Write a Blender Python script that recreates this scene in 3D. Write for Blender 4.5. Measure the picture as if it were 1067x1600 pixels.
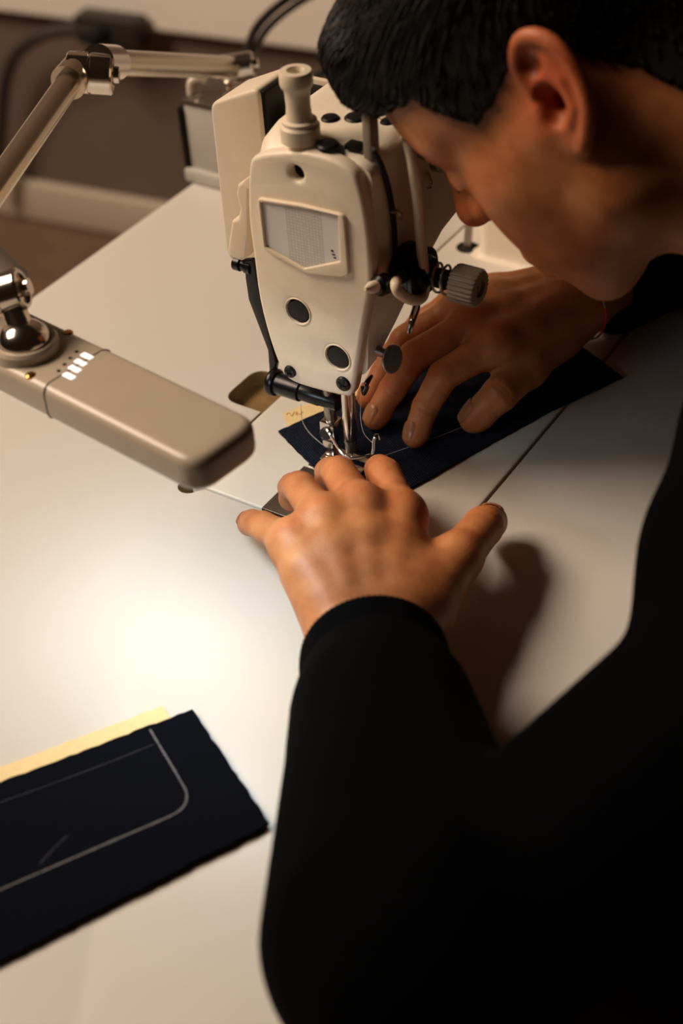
import bpy, bmesh, math, random
import numpy as np
from mathutils import Vector, Matrix, Euler

for o in list(bpy.data.objects):
    bpy.data.objects.remove(o, do_unlink=True)
SC = bpy.context.scene
COL = SC.collection
random.seed(7)
RNG = np.random.default_rng(7)

# ------------------------------------------------------------------ camera
FPX = 2315.26
CAM_E = (math.radians(50.2243), math.radians(3.3413), math.radians(-57.6877))
CAM_P = Vector((-0.5632, -0.3369, 0.5920))
cam = bpy.data.cameras.new('camera')
cam.sensor_fit = 'VERTICAL'
cam.sensor_height = 36.0
cam.lens = FPX / 1600.0 * 36.0
cam.clip_start = 0.02
cam.dof.use_dof = True
cam.dof.focus_distance = 0.915
cam.dof.aperture_fstop = 4.8
cam_o = bpy.data.objects.new('camera', cam)
cam_o.location = CAM_P
cam_o.rotation_euler = CAM_E
COL.objects.link(cam_o)
SC.camera = cam_o

# ------------------------------------------------------------------ world, room light, exposure
world = bpy.data.worlds.new('room_air')
world.use_nodes = True
SC.world = world
bg = world.node_tree.nodes['Background']
bg.inputs[0].default_value = (1.0, 0.60, 0.32, 1)
bg.inputs[1].default_value = 0.012
SC.view_settings.view_transform = 'Standard'
SC.view_settings.look = 'None'
SC.view_settings.gamma = 1.0
SC.view_settings.use_curve_mapping = False
SC.view_settings.exposure = 0.0

def area_light(name, loc, target, size, power, color):
    l = bpy.data.lights.new(name, 'AREA')
    l.shape = 'RECTANGLE'
    l.size, l.size_y = size
    l.energy = power
    l.color = color
    o = bpy.data.objects.new(name, l)
    o.location = loc
    d = Vector(target) - Vector(loc)
    o.rotation_euler = d.to_track_quat('-Z', 'Y').to_euler()
    COL.objects.link(o)
    return o

area_light('ceiling_light', (-0.5, 1.6, 1.7), (0.1, 0.1, 0.0), (1.3, 0.8), 66.0, (1.0, 0.79, 0.61))

# ------------------------------------------------------------------ helpers
def Rm(e):
    return Euler(e, 'XYZ').to_matrix()
CAM_M = Rm(CAM_E)
def at(px, py, ax, v):
    """a point of the place: where the sight line through a photo pixel meets the plane axis ax = v"""
    d = CAM_M @ Vector(((px - 533.5) / FPX, -(py - 800) / FPX, -1.0))
    t = (v - CAM_P[ax]) / d[ax]
    return CAM_P + d * t

def lin(c):
    c = c / 255.0
    return c / 12.92 if c <= 0.04045 else ((c + 0.055) / 1.055) ** 2.4
def rgb(r, g, b):
    return (lin(r), lin(g), lin(b), 1.0)

def mat(name, color, rough=0.5, metal=0.0, noise=0.0, nscale=40.0, bump=0.0, bscale=300.0, emit=None, estr=0.0,
        sss=0.0, coat=0.0, spec=None):
    m = bpy.data.materials.new(name)
    m.use_nodes = True
    nt = m.node_tree
    p = nt.nodes['Principled BSDF']
    p.inputs['Base Color'].default_value = color
    p.inputs['Roughness'].default_value = rough
    p.inputs['Metallic'].default_value = metal
    if spec is not None:
        p.inputs['Specular IOR Level'].default_value = spec
    if coat:
        p.inputs['Coat Weight'].default_value = coat
    if emit:
        p.inputs['Emission Color'].default_value = emit
        p.inputs['Emission Strength'].default_value = estr
    if sss:
        p.inputs['Subsurface Weight'].default_value = sss
        p.inputs['Subsurface Radius'].default_value = (1.0, 0.35, 0.2)
        p.inputs['Subsurface Scale'].default_value = 0.006
    tc = nt.nodes.new('ShaderNodeTexCoord')
    if noise:
        n = nt.nodes.new('ShaderNodeTexNoise')
        n.inputs['Scale'].default_value = nscale
        n.inputs['Detail'].default_value = 4
        nt.links.new(tc.outputs['Object'], n.inputs['Vector'])
        r = nt.nodes.new('ShaderNodeValToRGB')
        a, b = 1 - noise, 1 + noise
        r.color_ramp.elements[0].position = 0.3
        r.color_ramp.elements[1].position = 0.7
        r.color_ramp.elements[0].color = [min(1, color[i] * a) for i in range(3)] + [1]
        r.color_ramp.elements[1].color = [min(1, color[i] * b) for i in range(3)] + [1]
        nt.links.new(n.outputs['Fac'], r.inputs['Fac'])
        nt.links.new(r.outputs['Color'], p.inputs['Base Color'])
    if bump:
        n2 = nt.nodes.new('ShaderNodeTexNoise')
        n2.inputs['Scale'].default_value = bscale
        n2.inputs['Detail'].default_value = 3
        nt.links.new(tc.outputs['Object'], n2.inputs['Vector'])
        bm_ = nt.nodes.new('ShaderNodeBump')
        bm_.inputs['Strength'].default_value = bump
        bm_.inputs['Distance'].default_value = 0.001
        nt.links.new(n2.outputs['Fac'], bm_.inputs['Height'])
        nt.links.new(bm_.outputs['Normal'], p.inputs['Normal'])
    return m

def empty(name, loc=(0, 0, 0)):
    o = bpy.data.objects.new(name, None)
    o.empty_display_size = 0.05
    o.location = loc
    COL.objects.link(o)
    return o
def tag(o, label=None, cat=None, group=None, kind=None):
    if label: o['label'] = label
    if cat: o['category'] = cat
    if group: o['group'] = group
    if kind: o['kind'] = kind
    return o

def obj(name, me, m, parent=None, smooth=True, sharp=35):
    """link a mesh (bmesh or Mesh, world coordinates) as one object, child of parent"""
    if isinstance(me, bmesh.types.BMesh):
        d = bpy.data.meshes.new(name)
        me.to_mesh(d); me.free(); me = d
    me.name = name
    if smooth:
        me.shade_smooth()
        if sharp:
            me.set_sharp_from_angle(angle=math.radians(sharp))
    o = bpy.data.objects.new(name, me)
    if m is not None:
        me.materials.clear(); me.materials.append(m)
    COL.objects.link(o)
    if parent is not None:
        o.parent = parent
        # roots carry only a location (no rotation), so vertices are kept in world space by this offset
        off = Vector((0, 0, 0)); q = parent
        while q is not None:
            off += q.location; q = q.parent
        o.location = -off
    return o

def add_box(bm, a, b, bev=0.0, seg=2, M=None):
    t = bmesh.new()
    bmesh.ops.create_cube(t, size=1.0)
    for v in t.verts:
        v.co = Vector(((a[0] + b[0]) / 2 + v.co.x * (b[0] - a[0]), (a[1] + b[1]) / 2 + v.co.y * (b[1] - a[1]),
                       (a[2] + b[2]) / 2 + v.co.z * (b[2] - a[2])))
    if bev:
        bmesh.ops.bevel(t, geom=list(t.edges), offset=bev, segments=seg, affect='EDGES', profile=0.5)
    if M is not None:
        bmesh.ops.transform(t, matrix=M, verts=t.verts)
    merge(bm, t)
def merge(bm, t):
    d = bpy.data.meshes.new('tmp')
    t.to_mesh(d); t.free()
    bm.from_mesh(d)
    bpy.data.meshes.remove(d)
def frame(axis, up=None):
    z = Vector(axis).normalized()
    u = Vector(up) if up is not None else (Vector((0, 0, 1)) if abs(z.z) < 0.9 else Vector((1, 0, 0)))
    x = (u - z * u.dot(z)).normalized()
    y = z.cross(x)
    return x, y, z
def add_lathe(bm, base, axis, prof, seg=32, ribs=0, ribd=0.0, caps=True):
    """profile = (radius, height along axis)"""
    x, y, z = frame(axis)
    base = Vector(base)
    rings = []
    for r, h in prof:
        ring = []
        for i in range(seg):
            a = 2 * math.pi * i / seg
            rr = r - (ribd if ribs and (i * ribs * 2 // seg) % 2 else 0.0)
            ring.append(bm.verts.new(base + z * h + (x * math.cos(a) + y * math.sin(a)) * rr))
        rings.append(ring)
    for a, b in zip(rings, rings[1:]):
        for i in range(seg):
            bm.faces.new((a[i], a[(i + 1) % seg], b[(i + 1) % seg], b[i]))
    if caps:
        bm.faces.new(list(reversed(rings[0]))); bm.faces.new(rings[-1])
def smooth_path(pts, n=8, closed=False):
    P = [Vector(p) for p in pts]
    out = []
    m = len(P)
    for i in range(m if closed else m - 1):
        p0 = P[(i - 1) % m] if closed or i > 0 else P[i] * 2 - P[i + 1]
        p1 = P[i]; p2 = P[(i + 1) % m]
        p3 = P[(i + 2) % m] if closed or i + 2 < m else p2 * 2 - p1
        for k in range(n):
            t = k / n
            out.append(0.5 * ((2 * p1) + (p2 - p0) * t + (2 * p0 - 5 * p1 + 4 * p2 - p3) * t * t + (3 * p1 - p0 - 3 * p2 + p3) * t ** 3))
    if not closed:
        out.append(P[-1])
    return out
def add_tube(bm, pts, r, seg=12, n=8, smooth=True):
    P = smooth_path(pts, n) if smooth and len(pts) > 2 else [Vector(p) for p in pts]
    rr = r if hasattr(r, '__len__') else None
    T = [(P[min(i + 1, len(P) - 1)] - P[max(i - 1, 0)]).normalized() for i in range(len(P))]
    x, y, z = frame(T[0])
    rings = []
    for i, p in enumerate(P):
        x = (x - T[i] * x.dot(T[i])).normalized()
        y = T[i].cross(x)
        if rr is None: rad = r
        else:
            t = i / (len(P) - 1) * (len(rr) - 1); k = min(int(t), len(rr) - 2)
            rad = rr[k] + (rr[k + 1] - rr[k]) * (t - k)
        rings.append([bm.verts.new(p + (x * math.cos(2 * math.pi * j / seg) + y * math.sin(2 * math.pi * j / seg)) * rad) for j in range(seg)])
    for a, b in zip(rings, rings[1:]):
        for i in range(seg):
            bm.faces.new((a[i], a[(i + 1) % seg], b[(i + 1) % seg], b[i]))
    bm.faces.new(list(reversed(rings[0]))); bm.faces.new(rings[-1])
def round_poly(pts, r, n=5):
    """2D polygon with rounded corners; r one radius or one for each corner"""
    out = []
    m = len(pts)
    for i in range(m):
        p = Vector(pts[i]).to_2d(); a = Vector(pts[i - 1]).to_2d(); b = Vector(pts[(i + 1) % m]).to_2d()
        ri = r[i] if hasattr(r, '__len__') else r
        da, db = (a - p), (b - p)
        la, lb = da.length, db.length
        da /= la; db /= lb
        ang = math.acos(max(-1, min(1, da.dot(db))))
        if ri <= 0 or ang > math.pi - 0.02:
            out.append(p); continue
        t = min(ri / math.tan(ang / 2), la * 0.49, lb * 0.49)
        s, e = p + da * t, p + db * t
        for k in range(n + 1):
            u = k / n
            out.append((s * (1 - u) ** 2 + p * 2 * u * (1 - u) + e * u * u))
    return out
def circle2(c, r, n=24):
    return [Vector((c[0] + r * math.cos(2 * math.pi * i / n), c[1] + r * math.sin(2 * math.pi * i / n))) for i in range(n)]
def plate(outlines, lo, hi, axis=2, bev=0.0, res=2):
    """flat plate with holes: outlines in the two other axes (x: y,z / y: x,z / z: x,y), between lo and hi on axis"""
    cu = bpy.data.curves.new('tmp', 'CURVE')
    cu.dimensions = '2D'
    cu.fill_mode = 'BOTH'
    for pts in outlines:
        s = cu.splines.new('POLY')
        s.points.add(len(pts) - 1)
        for q, p in zip(s.points, pts):
            q.co = (p[0], p[1], 0, 1)
        s.use_cyclic_u = True
    cu.extrude = max((hi - lo) / 2 - bev, 0)
    cu.bevel_depth = bev
    cu.offset = -bev
    cu.bevel_resolution = res
    o = bpy.data.objects.new('tmp', cu)
    COL.objects.link(o)
    dg = bpy.context.evaluated_depsgraph_get()
    me = bpy.data.meshes.new_from_object(o.evaluated_get(dg))
    bpy.data.objects.remove(o, do_unlink=True)
    bpy.data.curves.remove(cu)
    me.materials.clear()
    n = len(me.vertices)
    co = np.empty(n * 3); me.vertices.foreach_get('co', co); co = co.reshape(-1, 3)
    mid = (lo + hi) / 2
    out = np.empty_like(co)
    if axis == 2: out[:, 0], out[:, 1], out[:, 2] = co[:, 0], co[:, 1], co[:, 2] + mid
    if axis == 0: out[:, 0], out[:, 1], out[:, 2] = co[:, 2] + mid, co[:, 0], co[:, 1]
    if axis == 1: out[:, 0], out[:, 1], out[:, 2] = co[:, 0], co[:, 2] + mid, co[:, 1]
    me.vertices.foreach_set('co', out.ravel())
    bm = bmesh.new(); bm.from_mesh(me); bpy.data.meshes.remove(me)
    bmesh.ops.remove_doubles(bm, verts=bm.verts, dist=1e-6)
    bmesh.ops.recalc_face_normals(bm, faces=bm.faces)
    return bm
def px2(pts, ax, v):
    """photo outline on the plane axis ax = v as 2D points in the plane's own axes"""
    k = [i for i in range(3) if i != ax]
    out = []
    for p in pts:
        q = at(p[0], p[1], ax, v)
        out.append((q[k[0]], q[k[1]]))
    return out
def single(fn, *a, **k):
    bm = bmesh.new(); fn(bm, *a, **k); return bm

# -------------------------------------------------- implicit surfaces (for bodies and cloth)
class Field:
    def __init__(s, lo, hi, h):
        s.h = h
        s.lo = np.array(lo, np.float32)
        s.n = np.ceil((np.array(hi) - np.array(lo)) / h).astype(int) + 1
        s.f = np.full(tuple(s.n), 0.5, np.float32)
        s.ax = [s.lo[i] + h * np.arange(s.n[i], dtype=np.float32) for i in range(3)]
    def block(s, lo, hi):
        i0 = np.clip(np.floor((np.array(lo) - s.lo) / s.h).astype(int), 0, s.n)
        i1 = np.clip(np.ceil((np.array(hi) - s.lo) / s.h).astype(int) + 1, 0, s.n)
        if np.any(i1 <= i0): return None
        sl = tuple(slice(a, b) for a, b in zip(i0, i1))
        X, Y, Z = np.meshgrid(*[s.ax[k][sl[k]] for k in range(3)], indexing='ij')
        return sl, X, Y, Z
    def put(s, sl, d, k, op):
        f = s.f[sl]
        if op == 'add':
            if k > 0:
                h = np.clip(0.5 + 0.5 * (f - d) / k, 0, 1)
                s.f[sl] = f * (1 - h) + d * h - k * h * (1 - h)
            else: s.f[sl] = np.minimum(f, d)
        elif op == 'sub':
            d = -d
            h = np.clip(0.5 - 0.5 * (f - d) / max(k, 1e-6), 0, 1)
            s.f[sl] = f * (1 - h) + d * h + k * h * (1 - h)
    def cone(s, a, b, ra, rb, k=0.0, op='add', cut=None):
        a = np.array(a, float); b = np.array(b, float)
        m = max(ra, rb) + k + 4 * s.h
        B = s.block(np.minimum(a, b) - m, np.maximum(a, b) + m)
        if B is None: return
        sl, X, Y, Z = B
        d = b - a; L = float(d @ d) + 1e-12
        t = np.clip(((X - a[0]) * d[0] + (Y - a[1]) * d[1] + (Z - a[2]) * d[2]) / L, 0, 1)
        D = np.sqrt((X - a[0] - t * d[0]) ** 2 + (Y - a[1] - t * d[1]) ** 2 + (Z - a[2] - t * d[2]) ** 2) - (ra + (rb - ra) * t)
        if cut is not None:
            p, nrm = cut
            nrm = np.array(nrm, float); nrm /= np.linalg.norm(nrm)
            D = np.maximum(D, (X - p[0]) * nrm[0] + (Y - p[1]) * nrm[1] + (Z - p[2]) * nrm[2])
        s.put(sl, D.astype(np.float32), k, op)
    def chain(s, pts, rad, k=0.0, op='add'):
        for i in range(len(pts) - 1):
            s.cone(pts[i], pts[i + 1], rad[i], rad[i + 1], k, op)
    def ell(s, c, r, k=0.0, op='add', M=None):
        """ellipsoid, M = columns are its axes"""
        c = np.array(c, float); r = np.array(r, float)
        m = max(r) + k + 4 * s.h
        B = s.block(c - m, c + m)
        if B is None: return
        sl, X, Y, Z = B
        x, y, z = X - c[0], Y - c[1], Z - c[2]
        if M is not None:
            M = np.array(M)
            x, y, z = (M[0, 0] * x + M[1, 0] * y + M[2, 0] * z, M[0, 1] * x + M[1, 1] * y + M[2, 1] * z, M[0, 2] * x + M[1, 2] * y + M[2, 2] * z)
        k0 = np.sqrt((x / r[0]) ** 2 + (y / r[1]) ** 2 + (z / r[2]) ** 2)
        k1 = np.sqrt((x / r[0] ** 2) ** 2 + (y / r[1] ** 2) ** 2 + (z / r[2] ** 2) ** 2) + 1e-9
        s.put(sl, (k0 * (k0 - 1) / k1).astype(np.float32), k, op)
    def mesh(s):
        """surface nets"""
        f = s.f
        ins = f < 0
        n = f.shape
        c = [slice(0, -1), slice(1, None)]
        cnt = np.zeros([k - 1 for k in n], np.int8)
        for i in (0, 1):
            for j in (0, 1):
                for k in (0, 1):
                    cnt += ins[c[i], c[j], c[k]]
        act = np.argwhere((cnt > 0) & (cnt < 8))
        idx = np.full(cnt.shape, -1, np.int64)
        idx[act[:, 0], act[:, 1], act[:, 2]] = np.arange(len(act))
        acc = np.zeros((len(act), 3)); w = np.zeros(len(act))
        corners = [(i, j, k) for i in (0, 1) for j in (0, 1) for k in (0, 1)]
        val = {q: f[act[:, 0] + q[0], act[:, 1] + q[1], act[:, 2] + q[2]].astype(float) for q in corners}
        for q in corners:
            for ax in range(3):
                if q[ax] == 0:
                    e = list(q); e[ax] = 1; e = tuple(e)
                    a, b = val[q], val[e]
                    x = (a < 0) != (b < 0)
                    t = np.where(x, a / np.where(x, a - b, 1), 0)
                    p = np.tile(np.array(q, float), (len(act), 1)); p[:, ax] = t
                    acc[x] += p[x]; w[x] += 1
        V = (act + acc / w[:, None]) * s.h + s.lo
        F = []
        for ax in range(3):
            a = [slice(1, -1)] * 3; b = [slice(1, -1)] * 3
            a[ax] = slice(0, -1); b[ax] = slice(1, None)
            A, B = ins[tuple(a)], ins[tuple(b)]
            base = [1, 1, 1]; base[ax] = 0
            for flip in (False, True):
                e = np.argwhere((A & ~B) if not flip else (~A & B)) + np.array(base)
                if not len(e): continue
                u, v = (ax + 1) % 3, (ax + 2) % 3
                q = []
                for du, dv in ((-1, -1), (0, -1), (0, 0), (-1, 0)):
                    p = e.copy(); p[:, u] += du; p[:, v] += dv
                    q.append(idx[p[:, 0], p[:, 1], p[:, 2]])
                q = np.stack(q, 1)
                F.append(q if not flip else q[:, ::-1])
        return V, np.concatenate(F)
def relax(V, F, it=2, lam=0.5):
    E = np.concatenate([F[:, [0, 1]], F[:, [1, 2]], F[:, [2, 3]], F[:, [3, 0]]])
    for _ in range(it):
        S = np.zeros_like(V); n = np.zeros(len(V))
        np.add.at(S, E[:, 0], V[E[:, 1]]); np.add.at(n, E[:, 0], 1)
        np.add.at(S, E[:, 1], V[E[:, 0]]); np.add.at(n, E[:, 1], 1)
        V = V * (1 - lam) + lam * S / n[:, None]
    return V
def mesh_from(name, parts):
    Vs, Fs, o = [], [], 0
    for V, F in parts:
        Vs.append(V); Fs.append(F + o); o += len(V)
    V = np.concatenate(Vs); F = np.concatenate(Fs)
    me = bpy.data.meshes.new(name)
    me.vertices.add(len(V)); me.vertices.foreach_set('co', V.astype(np.float32).ravel())
    me.loops.add(F.size); me.loops.foreach_set('vertex_index', F.astype(np.int32).ravel())
    me.polygons.add(len(F)); me.polygons.foreach_set('loop_start', (np.arange(len(F)) * 4).astype(np.int32))
    me.update(calc_edges=True)
    me.validate()
    return me

# ------------------------------------------------------------------ materials
CREAM = mat('cream_enamel', rgb(226, 212, 190), 0.42, noise=0.03, nscale=120, bump=0.12, bscale=900)
CREAM2 = mat('cream_plastic', rgb(216, 200, 176), 0.5, bump=0.1, bscale=700)
BLACK = mat('black_rubber', rgb(12, 12, 12), 0.45, spec=0.25)
BLACKM = mat('black_steel', rgb(16, 17, 19), 0.3, metal=0.3)
HOLE = mat('dark_hole', rgb(6, 5, 5), 0.8)
CHROME = mat('chrome', rgb(215, 205, 195), 0.16, metal=1.0)
STEEL = mat('brushed_steel', rgb(150, 142, 134), 0.34, metal=1.0, noise=0.1, nscale=200)
TUBEM = mat('satin_steel_tube', rgb(205, 190, 170), 0.27, metal=1.0)
BRASS = mat('brass', rgb(214, 160, 80), 0.25, metal=1.0)
GREYP = mat('grey_ribbed_plastic', rgb(140, 128, 112), 0.5)

def laminate(name, c, rough):
    m = mat(name, c, rough)
    nt = m.node_tree; p = nt.nodes['Principled BSDF']
    tc = [n for n in nt.nodes if n.type == 'TEX_COORD'][0]
    n = nt.nodes.new('ShaderNodeTexNoise'); n.inputs['Scale'].default_value = 1500; n.inputs['Detail'].default_value = 2
    mp = nt.nodes.new('ShaderNodeMapping'); mp.inputs['Scale'].default_value = (0.35, 1.0, 1.0); mp.inputs['Rotation'].default_value = (0, 0, 0.6)
    nt.links.new(tc.outputs['Object'], mp.inputs['Vector']); nt.links.new(mp.outputs['Vector'], n.inputs['Vector'])
    b = nt.nodes.new('ShaderNodeBump'); b.inputs['Strength'].default_value = 0.22; b.inputs['Distance'].default_value = 0.0004
    nt.links.new(n.outputs['Fac'], b.inputs['Height']); nt.links.new(b.outputs['Normal'], p.inputs['Normal'])
    n3 = nt.nodes.new('ShaderNodeTexNoise'); n3.inputs['Scale'].default_value = 9; n3.inputs['Detail'].default_value = 5
    nt.links.new(tc.outputs['Object'], n3.inputs['Vector'])
    mr = nt.nodes.new('ShaderNodeMapRange'); mr.inputs[3].default_value = rough - 0.05; mr.inputs[4].default_value = rough + 0.07
    nt.links.new(n3.outputs['Fac'], mr.inputs[0]); nt.links.new(mr.outputs[0], p.inputs['Roughness'])
    return m
TABLE = laminate('white_laminate', rgb(206, 200, 191), 0.36)
BEDM = laminate('bed_enamel', rgb(214, 207, 195), 0.40)

def denim(name, c1, c2, rot, sc=1500.0):
    m = mat(name, c1, 0.95, spec=0.06)
    nt = m.node_tree; p = nt.nodes['Principled BSDF']
    tc = [n for n in nt.nodes if n.type == 'TEX_COORD'][0]
    mp = nt.nodes.new('ShaderNodeMapping'); mp.inputs['Rotation'].default_value = (0, 0, rot)
    nt.links.new(tc.outputs['Object'], mp.inputs['Vector'])
    w = nt.nodes.new('ShaderNodeTexWave'); w.wave_type = 'BANDS'; w.bands_direction = 'X'
    w.inputs['Scale'].default_value = sc / 5; w.inputs['Distortion'].default_value = 1.2; w.inputs['Detail'].default_value = 2
    w.inputs['Detail Scale'].default_value = 6
    nt.links.new(mp.outputs['Vector'], w.inputs['Vector'])
    n = nt.nodes.new('ShaderNodeTexNoise'); n.inputs['Scale'].default_value = 700; n.inputs['Detail'].default_value = 4
    nt.links.new(tc.outputs['Object'], n.inputs['Vector'])
    mx = nt.nodes.new('ShaderNodeMath'); mx.operation = 'MULTIPLY'
    nt.links.new(w.outputs['Fac'], mx.inputs[0]); nt.links.new(n.outputs['Fac'], mx.inputs[1])
    r = nt.nodes.new('ShaderNodeValToRGB')
    r.color_ramp.elements[0].color = c1; r.color_ramp.elements[1].color = c2
    r.color_ramp.elements[0].position = 0.1; r.color_ramp.elements[1].position = 0.65
    nt.links.new(mx.outputs[0], r.inputs['Fac']); nt.links.new(r.outputs['Color'], p.inputs['Base Color'])
    b = nt.nodes.new('ShaderNodeBump'); b.inputs['Strength'].default_value = 0.6; b.inputs['Distance'].default_value = 0.0005
    nt.links.new(mx.outputs[0], b.inputs['Height']); nt.links.new(b.outputs['Normal'], p.inputs['Normal'])
    p.inputs['Sheen Weight'].default_value = 0.01
    return m
DENIM = denim('navy_twill', rgb(8, 10, 17), rgb(46, 52, 72), 0.5, 1050)
DENIM2 = denim('navy_wool', rgb(5, 7, 13), rgb(14, 18, 30), 1.1, 2500)
PAPER = mat('cream_interfacing', rgb(232, 205, 150), 0.8, noise=0.04, nscale=200)

# ------------------------------------------------------------------ the setting
FLOORZ = -0.76
floor = obj('floor', single(add_box, (-1.6, -1.6, FLOORZ - 0.05), (1.75, 3.4, FLOORZ)), mat('brown_floor', rgb(120, 92, 72), 0.55, noise=0.12, nscale=14), smooth=False)
tag(floor, kind='structure')
WX = 1.29
WM = Matrix.Translation((1.285, 1.30, 0)) @ Matrix.Rotation(math.radians(8.0), 4, 'Z') @ Matrix.Translation((-WX, -1.30, 0))
wall = obj('wall_right', single(add_box, (WX, -1.6, FLOORZ), (WX + 0.08, 3.4, 1.9), 0.0, 2, WM), mat('brown_grey_wall', rgb(112, 94, 82), 0.8, noise=0.06, nscale=6), smooth=False)
tag(wall, kind='structure')
tr = obj('trim_1', single(add_box, (WX - 0.03, -1.6, -0.345), (WX, 3.4, 0.15), 0.006, 2, WM), mat('light_wall_panel', rgb(246, 234, 220), 0.6), smooth=False)
tag(tr, kind='structure')
bb = obj('baseboard_right', single(add_box, (WX - 0.022, -1.6, FLOORZ), (WX, 3.4, -0.675), 0.01, 3, WM), mat('pale_baseboard', rgb(205, 186, 166), 0.5), smooth=True)
tag(bb, kind='structure')

# ------------------------------------------------------------------ the table
tbl = empty('sewing_table', (0.1, 0.1, FLOORZ))
tag(tbl, 'white laminate sewing table with the machine bed let into its top', 'table')
TX0, TX1, TY0, TY1 = -0.62, 0.66, -0.185, 0.424
outer = round_poly([(TX0, TY0), (TX1, TY0), (TX1, TY1), (TX0, TY1)], 0.012)
g = 0.0016
cut = []
cut += [(-g, -g), (0.5215, -g), (0.5215, 0.178 + g), (0.44, 0.178 + g)]
cut += round_poly([(0.44, 0.178 + g), (0.44, 0.208), (0.392, 0.208), (0.392, 0.178 + g)], [0, .012, .012, 0])[1:-1]
cut += [(0.392, 0.178 + g), (0.128, 0.178 + g)]
cut += round_poly([(0.128, 0.178 + g), (0.128, 0.2125), (0.0855, 0.2125), (0.0855, 0.178 + g)], [0, .012, .012, 0])[1:-1]
cut += [(0.0855, 0.178 + g), (0.004, 0.178 + g)]
cut += [Vector((-0.0035 + 0.0075 * math.cos(a), 0.1745 + 0.0075 * math.sin(a))) for a in np.linspace(0.8, 4.0, 10)]
cut += [(-g, 0.164)]
RAW = mat('raw_board', rgb(120, 92, 50), 0.7, noise=0.2, nscale=60)
top = obj('tabletop', plate([outer, cut], -0.034, -0.0006, 2, 0.0004), TABLE, tbl)
top.data.materials.append(RAW)
for pl in top.data.polygons:
    c = pl.center
    if abs(pl.normal.z) < 0.4 and -.03 < c.x < .53 and -.02 < c.y < .22:
        pl.material_index = 1
for x in (TX0 + 0.06, TX1 - 0.06):
    for y in (TY0 + 0.06, TY1 - 0.06):
        obj('leg', single(add_box, (x - .025, y - .02, FLOORZ + .002), (x + .025, y + .02, -0.034), 0.004), mat('grey_painted_leg', rgb(120, 115, 110), 0.5), tbl)
obj('dark_gap_backing', single(add_box, (-.014, -.012, -.14), (.535, .19, -.11), .003), BLACKM, tbl)  # unseen black slab added below the bed so the cutout gaps look dark
obj('bed_support', single(add_box, (0.06, 0.176, -0.05), (0.46, 0.23, -0.012)), RAW, tbl, smooth=False)

# ------------------------------------------------------------------ the sewing machine
mc = empty('sewing_machine', (0.26, 0.09, 0.0))
tag(mc, 'cream industrial sewing machine with its face plate toward the camera', 'sewing machine')
bed = obj('bed', plate([round_poly([(0, 0), (0.52, 0), (0.52, 0.178), (0, 0.178)], [.004, .004, .004, .006])], -0.03, 0.0, 2, 0.0015), BEDM, mc)
obj('slide_plate', plate([[(-0.0004, 0.0625), (0.048, 0.0625), (0.048, 0.1195), (-0.0004, 0.1195)]], -0.004, 0.0005, 2, 0.0003), STEEL, bed)
obj('needle_plate', plate([round_poly([(0.049, 0.064), (0.083, 0.064), (0.083, 0.118), (0.049, 0.118)], .003)], -0.003, 0.0006, 2, 0.0003), CHROME, bed)
obj('grommet', single(add_lathe, (0.343, 0.1595, -0.001), (0, 0, 1), [(.0088, 0), (.0088, .0016), (.0078, .002), (.0072, .0012)], 28), HOLE, bed)
obj('lifter_rod', single(add_tube, [(0.343, 0.1605, -0.01), (0.349, 0.158, 0.055)], 0.0032, smooth=False), STEEL, mc)

# arm: lofted casting
def section(x, TL, TR, BR, BL, rt=0.012, rb=0.008):
    return [Vector((x, p[0], p[1])) for p in round_poly([TL, TR, BR, BL], [rt, rt, rb, rb], 7)]
secs = [section(.0585, (.1395, .216), (.0615, .221), (.073, .080), (.1365, .068)),
        section(.066, (.1415, .222), (.0600, .226), (.070, .086), (.1375, .075)),
        section(.080, (.142, .226), (.0595, .227), (.064, .106), (.138, .095)),
        section(.100, (.142, .227), (.0590, .227), (.060, .127), (.139, .120)),
        section(.130, (.142, .227), (.0590, .227), (.059, .144), (.140, .140)),
        section(.165, (.142, .227), (.0590, .227), (.058, .152), (.141, .152)),
        section(.325, (.142, .227), (.0590, .227), (.058, .152), (.143, .152))]
bm = bmesh.new()
rings = [[bm.verts.new(p) for p in s] for s in secs]
n = len(rings[0])
for a, b in zip(rings, rings[1:]):
    for i in range(n):
        bm.faces.new((a[i], b[i], b[(i + 1) % n], a[(i + 1) % n]))
bm.faces.new(rings[0]); bm.faces.new(list(reversed(rings[-1])))
bmesh.ops.recalc_face_normals(bm, faces=bm.faces)
arm = obj('arm', bm, CREAM, mc, sharp=50)
bm = bmesh.new()
prof = []
for z, e in ((0.0, .006), (.002, .0028), (.005, .0008), (.010, 0), (.227, 0)):
    prof.append([Vector((p[0], p[1], z)) for p in round_poly([(.336 - e, .060 - e), (.44 + e, .060 - e), (.44 + e, .148 + e), (.336 - e, .148 + e)], .012, 7)])
rings = [[bm.verts.new(p) for p in s] for s in prof]
n = len(rings[0])
for a, b in zip(rings, rings[1:]):
    for i in range(n):
        bm.faces.new((a[i], a[(i + 1) % n], b[(i + 1) % n], b[i]))
bm.faces.new(rings[-1]); bm.faces.new(list(reversed(rings[0])))
add_box(bm, (.32, .0595, .15), (.345, .1425, .2265), 0.004)
obj('pillar', bm, CREAM, mc, sharp=50)
obj('handwheel', single(add_lathe, (.455, .10, .19), (1, 0, 0), [(.018, -.016), (.018, 0), (.05, .002), (.056, .006), (.056, .03), (.05, .034), (.02, .035)], 48), BLACK, mc)

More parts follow.
